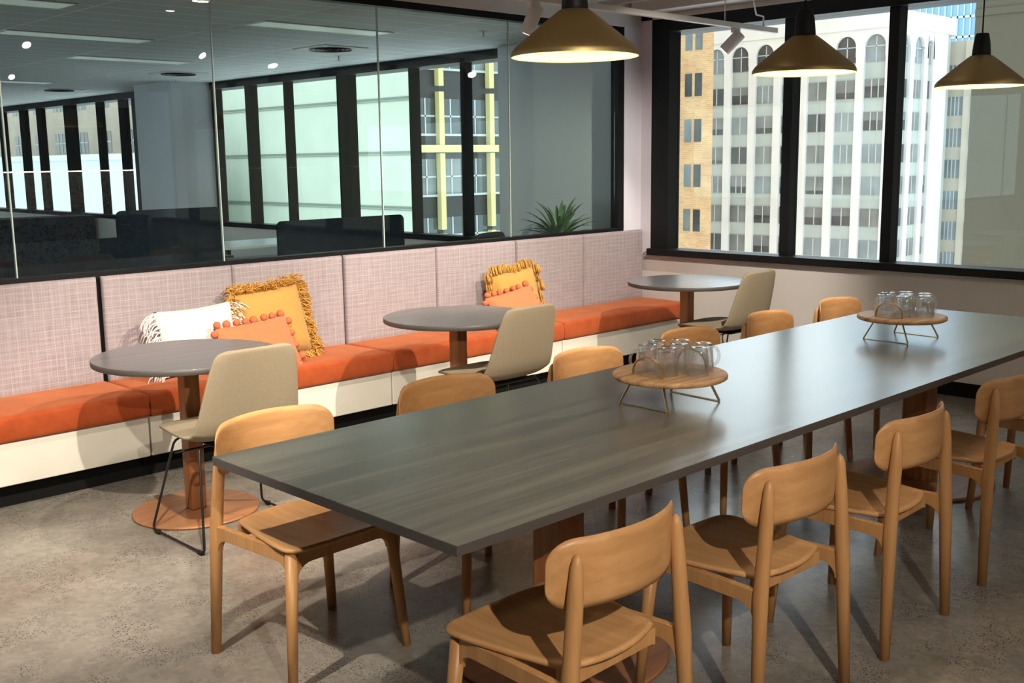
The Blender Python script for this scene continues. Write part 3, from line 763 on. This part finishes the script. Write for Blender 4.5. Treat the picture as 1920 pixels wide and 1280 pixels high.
# big mustard cushion with yarn fringe
t = empty('scatter_cushion', (0, 0, 0), 0, 'large square mustard cushion with shaggy yarn fringe, beside the white cushion', 'cushion')
pillow_mb(.45, .42, .14, 'mustard').build('cover', t)
m = MB(); yarn_fringe(m, .45, .42, .070, 'mustard_yarn', 'LRTB', 34, 13, .0036, .30, .75, .03); o = m.build('fringe', t); o['kind'] = 'stuff'
M0 = t
def pom_cushion(w, h, label, per=(8, 4)):
    t = empty('scatter_cushion', (0, 0, 0), 0, label, 'cushion')
    pillow_mb(w, h, .11, 'coral').build('cover', t)
    for (x, z, dx, dz) in edge_pts(w, h, per[0], 'TB')+edge_pts(w, h, per[1], 'LR'):
        m = MB(); r = rng.uniform(.019, .024)
        m.sphere((x+dx*.016+rng.uniform(-.004, .004), rng.uniform(-.008, .008), z+dz*.016), r, 'coral_pompom', 14, 10, jit=.05, rng=rng); m.build('pompom', t)
    return t
C0 = pom_cushion(.50, .29, 'coral cushion with pompom edging, leaning on the large mustard cushion')
t = empty('scatter_cushion', (0, 0, 0), 0, 'small mustard cushion with thick tassels, standing behind a coral cushion on the far bench', 'cushion')
pillow_mb(.42, .36, .12, 'mustard').build('cover', t)
m = MB()
for (x, z, dx, dz) in edge_pts(.42, .36, 7, 'T')+edge_pts(.42, .36, 6, 'LR'):
    c = Vector((x+dx*.03+rng.uniform(-.012, .012), rng.uniform(-.03, .008), z+dz*.026+rng.uniform(-.012, .010)))
    for s_ in range(26):
        a = rng.uniform(0, 2*PI); rr_ = rng.uniform(.006, .030)
        p0 = c+Vector((math.cos(a)*rr_*.4, math.sin(a)*rr_*.4, .028)); p1 = c+Vector((math.cos(a)*rr_, math.sin(a)*rr_, rng.uniform(.008, .02))); p2 = c+Vector((math.cos(a)*rr_*1.1, math.sin(a)*rr_*1.1, -.015)); p3 = c+Vector((math.cos(a)*rr_*.9+rng.uniform(-.006, .006), math.sin(a)*rr_*.9, -.042))
        m.tube([p0, p1, p2, p3], [.003, .0036, .0036, .0024], 'mustard_yarn', n=5)
o = m.build('tassels', t); o['kind'] = 'stuff'
M1 = t
C1 = pom_cushion(.50, .27, 'coral cushion with pompom edging, lying against the small mustard cushion', (7, 4))
place(W0, (2.86, 5.365, .645), R(15), R(-2), R(-2))
place(M0, (3.355, 5.40, .668), R(14), R(-4), R(2))
place(C0, (3.13, 5.20, .588), R(26), R(-2), R(6))
place(M1, (5.365, 5.42, .64), R(12), R(-5), R(-3))
place(C1, (5.21, 5.265, .570), R(32), R(-6), R(4))

# ------------------------------------------------------------------ mug trays
def tray(x, y, rz, label):
    t = empty('serving_tray', (x, y, .740), rz, label, 'serving tray', 'round acacia serving trays')
    MB().lathe([(.193, .090), (.200, .094), (.201, .102), (.198, .108), (.190, .1095)], 'tray_acacia', 72).build('board', t)
    for sx in (-1, 1):
        # flat brass strip: arch above, splayed trapezoid leg below
        xx = sx*.116; xf = sx*.136; pts = []
        n_ = 18
        hb = .066
        pts = [(xx, -hb, .1095)]
        for k in range(n_+1):
            a = PI*k/n_; pts.append((xx, -hb*math.cos(a), .122+.054*math.sin(a)))
        pts.append((xx, hb, .1095))
        m = MB(); mi = m.mi('brass_strip')
        def strip(pts, wv, th):
            rows = []
            for i, p in enumerate(pts):
                p = Vector(p); a = Vector(pts[max(0, i-1)]); b_ = Vector(pts[min(len(pts)-1, i+1)]); d = (b_-a).normalized()
                w_ = Vector(wv); nn = d.cross(w_).normalized()
                rows.append([m.bm.verts.new(p+w_*.5+nn*th/2), m.bm.verts.new(p-w_*.5+nn*th/2), m.bm.verts.new(p-w_*.5-nn*th/2), m.bm.verts.new(p+w_*.5-nn*th/2)])
            for A, B in zip(rows, rows[1:]):
                for q in range(4): m.face([A[q], A[(q+1) % 4], B[(q+1) % 4], B[q]], mi)
            m.face(rows[0], mi); m.face(list(reversed(rows[-1])), mi)
        strip(pts, (.012, 0, 0), .003); strip([(xx, -hb, .1110), (xx, hb, .1110)], (.012, 0, 0), .003); m.build('handle', t)
        m = MB(); mi = m.mi('brass_strip')
        strip([(xx, -.070, .090), (xf, -.112, .003), (xf, -.109, .0015), (xf, .109, .0015), (xf, .112, .003), (xx, .070, .090)], (.010, 0, .001), .003); m.build('leg', t)
    return t
tray(2.985, 2.255, R(-4), 'round wooden tray on brass legs holding glass mugs, nearer of two')
tray(4.785, 2.275, R(-4), 'round wooden tray on brass legs holding glass mugs, further of two')
def mug():
    t = empty('glass_mug')
    # upside-down mug: thick base on top
    out = [(.0395, 0), (.0405, .004), (.0395, .03), (.0365, .07), (.0335, .088), (.0325, .0935), (.030, .096)]
    inn = [(.024, .083), (.0300, .080), (.0335, .06), (.0370, .03), (.0378, .004), (.0385, 0)]
    MB().lathe(out, 'mug_glass', 32, caps=False).build('outer_wall', t) if False else None
    m = MB(); m.lathe(out+[(.0005, .0955)]+[(.0005, .0845)]+inn+[(.0395, 0)], 'mug_glass', 32, caps=False); m.build('glass_body', t)
    pts = []
    for k in range(13):
        a = R(-78+156*k/12); pts.append((.0345+.029*math.cos(a), 0, .047+.034*math.sin(a)))
    MB().tube(pts, [.005]*13, 'mug_glass', n=10, sq=1.3).build('handle', t)
    return t
mg = mug(); first = [True]
MP = [(-.050, .062, 150), (-.050, -.030, 200), (.035, .095, 80), (.032, -.002, 300), (.030, -.098, 250), (.108, .045, 30), (.112, -.052, 330)]
for (tx, ty), g, nm in (((2.985, 2.255), 'upside-down glass mugs on the nearer tray', 'nearer'), ((4.785, 2.275), 'upside-down glass mugs on the further tray', 'further')):
    for mx_, my_, a in MP:
        o = mg if first[0] else copy_tree(mg); first[0] = False
        c, s_ = math.cos(R(-4)), math.sin(R(-4))
        o.location = (tx+c*mx_-s_*my_, ty+s_*mx_+c*my_, .740+.1098); o.rotation_euler = (0, 0, R(a)); tag(o, 'clear glass mug standing upside down on the %s wooden tray' % nm, 'mug', g)

# ------------------------------------------------------------------ office beyond the glass
def divider(x0, x1, y, z0, z1, label):
    P = roundrect(0, 0, x1-x0, z1-z0, .05, 6)
    o = MB().prism(P, .03, 'navy_felt', Matrix(((1, 0, 0, 0), (0, 0, -1, .015), (0, 1, 0, 0), (0, 0, 0, 1)))).build('desk_divider', bevel=.004)
    o.location = (x0, y, z0); tag(o, label, 'desk screen'); return o
def desk(x, y, w, d, label, top='desk_white'):
    t = empty('office_desk', (x, y, 0), 0, label, 'desk')
    MB().box((0, 0, .715), (w, d, .74), top).build('desktop', t, bevel=.003)
    for lx in (.05, w-.09):
        for ly in (.05, d-.09): MB().box((lx, ly, 0), (lx+.04, ly+.04, .715), 'black_metal').build('leg', t)
desk(4.95, 7.2, 1.6, .78, 'office desk right behind the wide navy screen', 'desk_dark')
desk(4.95, 8.02, 1.6, .75, 'office desk on the window side of the wide navy screen', 'desk_dark')
desk(5.6, 9.85, 1.3, .85, 'pale office desktop seen left of the wide navy screen')
desk(3.0, 9.0, 2.2, .8, 'dark office desk behind the left navy screens', 'desk_dark')
divider(5.05, 6.43, 8.0, .741, 1.092, 'wide navy felt desk screen with rounded corners')
divider(4.00, 4.97, 8.8, .50, 1.205, 'navy felt desk screen left of the glass joint, taller one')
divider(4.55, 5.25, 9.83, .50, 1.10, 'navy felt desk screen standing just behind the taller one')
divider(1.9, 3.95, 8.6, .2, 1.0, 'low dark navy desk screen at the left of the office')
tag(MB().box((2.2, 7.2, .0), (4.2, 7.75, .72), 'desk_dark').build('storage_cabinet', bevel=.01), 'low dark storage cabinet in the office behind the glass', 'cabinet')
tag(MB().box((3.2, 16.0, .0), (6.95, 16.5, .84), 'navy_felt').build('storage_cabinet', bevel=.01), 'long low dark cabinet added to darken the area under the far office windows', 'cabinet')  # added block that makes the lower part of the far office dark
# office chair
t = empty('office_chair', (6.30, 6.95, 0), R(10), 'black mesh-backed office chair beyond the glass, beside the wide screen', 'chair')
m = MB()
def bk(sg):
    def fn(u, v):
        a = 2*u-1; w = .20+.05*math.sin(v*PI*.8); z = .56+.42*v-.05*abs(a)**4*v
        return Vector((a*w, -.22+.05*a*a-.05*v+sg*.012, z))
    return fn
m.grid(bk(1), 14, 10, 'black_plastic', bk(-1)); m.build('backrest', t)
MB().box((-.24, -.2, .44), (.24, .24, .51), 'black_plastic').build('seat', t, bevel=.03, seg=3)
MB().tube([(0, 0, .08), (0, 0, .45)], .025, 'black_metal').build('gas_lift', t)
m = MB()
for k in range(5):
    a = 2*PI*k/5; m.tube([(0, 0, .09), (.29*math.cos(a), .29*math.sin(a), .055)], [.025, .014], 'black_plastic', n=8); m.sphere((.29*math.cos(a), .29*math.sin(a), .027), .026, 'black_plastic', 8, 6)
m.build('star_base', t)
# plant
t = empty('potted_plant', (6.52, 6.08, 0), 0, 'spiky green potted plant behind the glass above the bench', 'plant')
MB().lathe([(.11, 0), (.14, .3), (.155, .95), (.145, .95), (.14, .90)], 'pot', 40).build('planter', t)
r2 = random.Random(11); m = MB()
mi = m.mi('leaf')
for k in range(60):
    a = r2.uniform(0, 2*PI); L = r2.uniform(.24, .40); el = R(r2.uniform(20, 85)); w = r2.uniform(.013, .020)
    d = Vector((math.cos(a), math.sin(a), 0)); sd = Vector((-math.sin(a), math.cos(a), 0)); p = Vector((d.x*.03, d.y*.03, .94)); rows = []
    for q in range(8):
        f = q/7; ww = w*math.sin(PI*min(1, .12+f*.88))**.7 if q < 7 else .001
        e = el-f*f*R(55)
        rows.append((m.bm.verts.new(p-sd*ww), m.bm.verts.new(p-Vector((0, 0, ww*.35))), m.bm.verts.new(p+sd*ww)))
        p = p+(d*math.cos(e)+Vector((0, 0, math.sin(e))))*(L/7)
    for A, B in zip(rows, rows[1:]):
        m.face([A[0], A[1], B[1], B[0]], mi, True); m.face([A[1], A[2], B[2], B[1]], mi, True)
m.build('foliage', t)
# ceiling fittings in the office
for x, y in ((5.80, 8.17), (6.02, 11.39), (6.05, 14.74)):
    t = empty('air_diffuser', (x, y, 2.585), 0, 'square swirl air diffuser in the tiled office ceiling', 'air diffuser', 'square air diffusers in the office ceiling')
    MB().box((-.24, -.24, -.008), (.24, .24, 0), 'white_metal').build('face_plate', t)
    m = MB()
    for r_ in (.19, .15, .11, .07): m.lathe([(r_, -.02), (r_-.015, -.009)], 'black_plastic', 28, caps=False)
    m.build('vanes', t)
for x, y in ((6.28, 8.72), (6.46, 12.3), (6.0, 6.39)):
    m = MB(); m.lathe([(.035, -.003), (.036, 0)], 'white_metal', 20); m.tube([(0, 0, 0), (0, 0, -.035)], .008, 'plug_silver', n=8); m.lathe([(.018, -.042), (.019, -.038)], 'plug_silver', 16)
    o = m.build('sprinkler', loc=(x, y, 2.585)); tag(o, 'small fire sprinkler head in the tiled office ceiling', 'sprinkler', 'sprinklers in the office ceiling')
for x, y in ((4.9, 7.0), (4.9, 10.2), (4.9, 13.6), (3.7, 8.6), (2.4, 7.0), (2.4, 11.5)):
    t = empty('ceiling_light', (x, y, 2.585), 0, 'rectangular flush light panel in the tiled office ceiling', 'ceiling light', 'flush light panels in the office ceiling')
    MB().box((-.58, -.14, -.006), (.58, .14, 0), 'white_metal').build('frame', t)
    MB().box((-.56, -.12, -.008), (.56, .12, -.006), 'panel_light').build('diffuser', t)

# ------------------------------------------------------------------ kitchen wall behind the camera (seen as a reflection)
t = empty('kitchen_island', (2.4, -2.25, 0), 0, 'speckled grey terrazzo kitchen island facing the long table', 'kitchen island')
MB().prism(roundrect(0, 0, 3.25, 1.10, .04), .60, 'terrazzo', Matrix(((1, 0, 0, 0), (0, 0, -1, .60), (0, 1, 0, 0), (0, 0, 0, 1)))).build('body', t)
for q in (2.2, 2.6): MB().box((q, .601, .90), (q+.14, .609, .98), 'plug_silver').build('power_outlet', t)
tag(MB().box((1.5, -2.859, .93), (6.6, -2.83, 1.50), 'terrazzo').build('splashback'), 'speckled grey terrazzo splashback above the kitchen counter', 'splashback')
tag(MB().box((1.5, -2.859, .89), (6.6, -2.25, .93), 'desk_dark').build('worktop', bevel=.003), 'dark kitchen worktop below the terrazzo splashback', 'worktop')
for k in range(8):
    x = 1.5+k*.6375
    t = empty('base_cabinet', (x, -2.855, 0), 0, 'dark kitchen base cabinet under the worktop', 'cabinet', 'kitchen base cabinets')
    MB().box((.002, 0, .1), (.635, .57, .885), 'navy_felt').build('body', t)
    d = MB().box((.006, .571, .11), (.631, .59, .88), 'navy_felt').build('door', t, bevel=.002)
    MB().tube([(.25, .60, .82), (.39, .60, .82)], .005, 'brass_strip', n=8).build('handle', d)
    t = empty('wall_cabinet', (x, -2.86, 1.52), 0, 'dark kitchen wall cabinet above the splashback', 'cabinet', 'kitchen wall cabinets')
    MB().box((.002, 0, 0), (.635, .33, .80), 'navy_felt').build('body', t)
    MB().box((.006, .331, .01), (.631, .35, .79), 'navy_felt').build('door', t, bevel=.002)
tag(MB().box((1.5, -2.56, 1.505), (6.6, -2.54, 1.519), 'led').build('light_strip'), 'warm strip light under the kitchen wall cabinets', 'strip light')

# ------------------------------------------------------------------ buildings outside
ww = {'n': 0}
def win(parent, fn, s0, s1, z0, z1, mat, bars=1, cross=False, arch=False, label=None, depth=.15):
    """window on a wall: fn(s, z, d) gives the world point (s along the wall, d out of the wall)"""
    m = MB(); gi = m.mi(mat); bi = m.mi('window_bar')
    def quad(a, b, c, d_, mi): m.face([m.bm.verts.new(q) for q in (a, b, c, d_)], mi)
    def slab(sa, sb, za, zb, d0, d1, mi):
        P = [fn(sa, za, d0), fn(sb, za, d0), fn(sb, zb, d0), fn(sa, zb, d0), fn(sa, za, d1), fn(sb, za, d1), fn(sb, zb, d1), fn(sa, zb, d1)]
        V = [m.bm.verts.new(q) for q in P]
        for q in ((0, 3, 2, 1), (4, 5, 6, 7), (0, 1, 5, 4), (1, 2, 6, 5), (2, 3, 7, 6), (3, 0, 4, 7)): m.face([V[i] for i in q], mi)
    if arch:
        c = (s0+s1)/2; r = abs(s1-s0)/2; zc = z1-r
        pts = [(s0, z0), (s1, z0)]+[(c+(s1-c)*math.cos(PI*k/12), zc+r*math.sin(PI*k/12)) for k in range(13)]
        A = [m.bm.verts.new(fn(s_, z, .03)) for s_, z in pts]; B = [m.bm.verts.new(fn(s_, z, -.05)) for s_, z in pts]
        m.face(A, gi); m.face(list(reversed(B)), gi)
        for k in range(len(A)): m.face([A[k], A[(k+1) % len(A)], B[(k+1) % len(A)], B[k]], gi)
    else:
        slab(s0, s1, z0, z1, -.05, .03, gi)
        if mat == 'window_dark' and not cross and bars and rb.random() < .65:
            bl = m.mi('window_blind'); f = rb.uniform(.35, .8)
            slab(s0, s1, z1-(z1-z0)*f, z1, .03, .045, bl)
    w = (s1-s0); bw = .05*(1 if w > 0 else -1)
    for k in range(1, bars+1):
        s_ = s0+w*k/(bars+1); slab(s_-bw, s_+bw, z0, z1-(.12 if arch else 0), .03, .07, bi)
    if cross: zc = (z0+z1)/2 if not arch else z1-abs(w)/2; slab(s0, s1, zc-.05, zc+.05, .03, .07, bi)
    o = m.build('window', parent)
    return o
rb = random.Random(3)
# white arcaded building
XB, YC = 100.0, 49.5
b_ = empty('office_building', (XB, YC, -20), 0, 'tall white office building with a row of arched top windows', 'building')
def off(fn, o): return lambda s_, z, d: Vector(fn(s_, z, d))-Vector(o)
org = (XB, YC, -20)
fl = lambda s_, z, d: (XB-d, s_, z)            # face towards the room, runs along y
fr = lambda s_, z, d: (s_, YC-d, z)            # return face, runs along x
m = MB(); m.box((.35, .35, 0), (13, 40, 35.0), 'grey_spandrel'); m.build('wall', b_)
m = MB()
PY = [49.95+3.06*k for k in range(12)]         # pilaster centres along y
for k, y in enumerate(PY):
    w = .43
    m.box((0, y-w-YC if k else 0, 0), (.5, y+w-YC, 33.6), 'white_stone')
PXs = [101.0, 103.85, 106.85, 110.0]
for k, x in enumerate(PXs):
    w = .42 if k < 3 else 1.6
    m.box((x-w-XB if k else 0, 0, 0), (x+w-XB, .5, 33.6), 'white_stone')
m.build('pilasters', b_)
# parapet with arched openings cut as polygons
def arch_panel(mb, fn, s0, s1, z0, z1, mat, rad, zc, d0=0.0, d1=-.5):
    mi = mb.mi(mat); c = (s0+s1)/2; sg = 1 if s1 > s0 else -1; N = 12
    arc = [(c-sg*rad*math.cos(PI*k/N), zc+rad*math.sin(PI*k/N)) for k in range(N+1)]
    top = [(s0+(s1-s0)*k/N, z1) for k in range(N+1)]
    F = [mb.bm.verts.new(fn(a, z, d0)) for a, z in arc]; T = [mb.bm.verts.new(fn(a, z, d0)) for a, z in top]
    Bk = [mb.bm.verts.new(fn(a, z, d1)) for a, z in arc]
    for k in range(N):
        mb.face([F[k], F[k+1], T[k+1], T[k]], mi); mb.face([F[k], Bk[k], Bk[k+1], F[k+1]], mi)
    for e, s_ in ((0, s0), (N, s1)):
        q = [mb.bm.verts.new(fn(s_, z0, d0)), mb.bm.verts.new(fn(arc[e][0], z0, d0))]
        mb.face([q[0], q[1], F[e], T[e]] , mi)
m = MB()
for k in range(11):
    arch_panel(m, off(fl, org), PY[k]+.43, PY[k+1]-.43, 10.9, 13.6, 'white_stone', 1.05, 11.9)
for k in range(3):
    arch_panel(m, off(fr, org), PXs[k]+.42, PXs[k+1]-(.42 if k < 2 else 1.6), 10.9, 13.6, 'white_stone', .78 if k == 2 else .95, 11.95)
m.box((-.1, -.1, 33.5), (13, 36, 35.15), 'white_stone')
m.build('parapet', b_)
for k in range(9):
    if k > 8: break
    ya, yb_ = PY[k]+.46, PY[k+1]-.46
    for f in range(9):
        zt_ = 8.75-3.13*(f-1) if f else 12.9
        if f and zt_ < -13: continue
        if k > 6 : continue
        mat = rb.choice(['window_dark', 'window_blind', 'window_dark', 'window_sky'])
        if f == 0: win(b_, lambda s_, z, d: Vector((XB+.32-d, s_, z))-Vector(org), yb_, ya, 10.4, 12.93, rb.choice(['window_sky', 'window_dark']), 1, True, True)
        elif f < 8: win(b_, lambda s_, z, d: Vector((XB+.32-d, s_, z))-Vector(org), yb_, ya, zt_-1.75, zt_, mat, rb.choice([1, 1, 1, 2]))
for k in range(3):
    xa, xb = PXs[k]+.45, PXs[k+1]-(.45 if k < 2 else 1.65)
    for f in range(8):
        if f == 0: win(b_, lambda s_, z, d: Vector((s_, YC+.32-d, z))-Vector(org), xa, xb, 10.4, 12.85, 'window_sky', 1, True, True)
        else:
            zt_ = 8.75-3.13*(f-1); win(b_, lambda s_, z, d: Vector((s_, YC+.32-d, z))-Vector(org), xa, xb, zt_-1.75, zt_, rb.choice(['window_dark', 'window_blind']), 1)
# brick building
b2 = empty('brick_building', (75, 52.6, -18), 0, 'tan brick building with paired narrow windows, beside the window corner post', 'building')
MB().prism([(0, 0), (14, 12.5), (14, 24), (0, 24)], 40, 'tan_brick').build('wall', b2)
for f in range(7):
    for y0_, y1_ in ((53.72, 54.42), (54.72, 55.42), (57.6, 58.3), (58.6, 59.3)):
        zt_ = 8.35-3.72*(f-1)
        win(b2, lambda s_, z, d: Vector((75-d, s_, z))-Vector((75, 52.6, -18)), y1_, y0_, zt_-1.85, zt_, rb.choice(['window_dark', 'window_sky', 'window_blind']), 0)
# beige building beyond
b3 = empty('office_building', (114, 40, -18), 0, 'pale beige office block with ribbon windows, right of the white building', 'building')
MB().box((0, 0, 0), (20, 11, 31), 'pale_beige').build('wall', b3)
MB().box((-.4, 7.9, 0), (0, 8.5, 31), 'pale_beige').build('fin', b3); MB().box((-.4, 10.5, 0), (0, 11, 31.5), 'white_stone').build('fin', b3)
for f in range(8):
    zt_ = 10.6-3.25*f
    for ya, yb_ in ((50.3, 48.7), (48.0, 45.0)):
        win(b3, lambda s_, z, d: Vector((114-d, s_, z))-Vector((114, 40, -18)), ya, yb_, zt_-1.9, zt_, rb.choice(['window_sky', 'window_blind', 'window_sky']), 3)
b4 = empty('glass_tower', (170, 66, -20), 0, 'blue glass tower just showing above the white building', 'building')
MB().box((0, 0, 0), (14, 26, 62), 'blue_glass').build('wall', b4)
m = MB()
for k in range(27): m.box((-.15, k, 30), (0, k+.22, 62), 'window_bar')
for k in range(11): m.box((-.15, 0, 30+3*k), (0, 26, 30.35+3*k), 'window_bar')
m.build('glazing_bars', b4)
# olive wall close by on the right
b5 = empty('rendered_building', (25, -62, -10), 0, 'plain olive-grey building wall close outside the right-hand window', 'building')
MB().box((0, 0, 0), (9, 72.5, 30), 'olive_paint').build('wall', b5)
MB().box((-.03, 0, 14.6), (0, 72.5, 14.75), 'olive_paint').build('string_course', b5)
MB().box((-.03, 0, 16.2), (0, 71, 16.4), 'olive_paint').build('string_course', b5)
# cream concrete wall seen from the office
b6 = empty('concrete_building', (42, 51.3, -20), 0, 'cream windowless concrete building with horizontal joints, beyond the office windows', 'building')
MB().prism([(0, 0), (.7, 0), (.7, 11.0), (5, 11.0), (5, 36), (0, 36)], 50, 'cream_concrete').build('wall', b6)
m = MB()
for z in (-4.9, -1.25, 2.1, 5.35, 8.7): m.box((-.04, 0, z+20-.10), (0, 36, z+20+.04), 'concrete_joint'); m.box((-.06, 0, z+20-.2), (0, 36, z+20-.17), 'concrete_joint')
m.build('panel_joints', b6)
# black and yellow building
b7 = empty('office_building', (47.0, 52, -20), 0, 'black office building with yellow vertical fins and white window frames', 'building')
MB().box((-4.2, 0, 0), (12, 10, 60), 'black_panel').build('wall', b7)
fy = lambda s_, z, d: Vector((s_-47.0, -d, z+20))
fx = [44.75, 49.05, 53.4]
for x in fx:
    for z0_, z1_ in ((-20, -3.9+.9), (-2.75+.0, 2.9-.9), (2.1, 5.75), (6.1, 12), (12.3, 20)):
        MB().box((x-.20-47.0, -.45, z0_+20), (x+.20-47.0, -.05, z1_+20), 'yellow_fin').build('fin', b7)
MB().box((-4.1, -.5, 22.05), (10, -.05, 22.50), 'yellow_fin').build('ledge', b7)
for zt_, zb_ in ((9.3, 7.2), (5.0+.35, 3.1+.1), (1.65, -.55), (-2.0+.0, -4.3), (13.6, 11.4), (-5.6, -8)):
    for xa, xb in ((42.95, 44.5), (45.0, 46.6), (47.0, 48.8), (49.3, 51.1), (51.4, 53.1)):
        win(b7, fy, xa, xb, zb_, zt_, rb.choice(['window_dark', 'window_dark', 'window_blind']), 1, True)
for zt_, zb_ in ((9.3, 7.2), (5.35, 3.2), (1.65, -.55), (-2.0, -4.3)):
    MB().box((-4.1, -.12, zb_+20-.14), (8, 0, zb_+20), 'window_bar').build('sill', b7)
# beige building and white roof at the far left
b8 = empty('stone_building', (44, 88.5, -20), 0, 'beige stone building with small square windows, at the far left', 'building')
MB().box((0, 0, 0), (12, 60, 40), 'beige_stone').build('wall', b8)
for zt_ in (8.6, 4.6, .2):
    for y in (91.5, 96.5, 101.5, 106.5, 111.5, 117):
        win(b8, lambda s_, z, d: Vector((44-d, s_, z))-Vector((44, 88.5, -20)), y+2.6, y, zt_-1.9, zt_, 'window_dark', 2, True)
b9 = empty('low_building', (33, 64, -20), 0, 'low white building with a bright flat roof parapet, at the far left', 'building')
MB().box((0, 3, 0), (5, 60, 22.1), 'bright_roof').build('wall', b9)
MB().box((-.2, 3, 21.9), (5.2, 60, 22.3), 'white_stone').build('roof', b9)
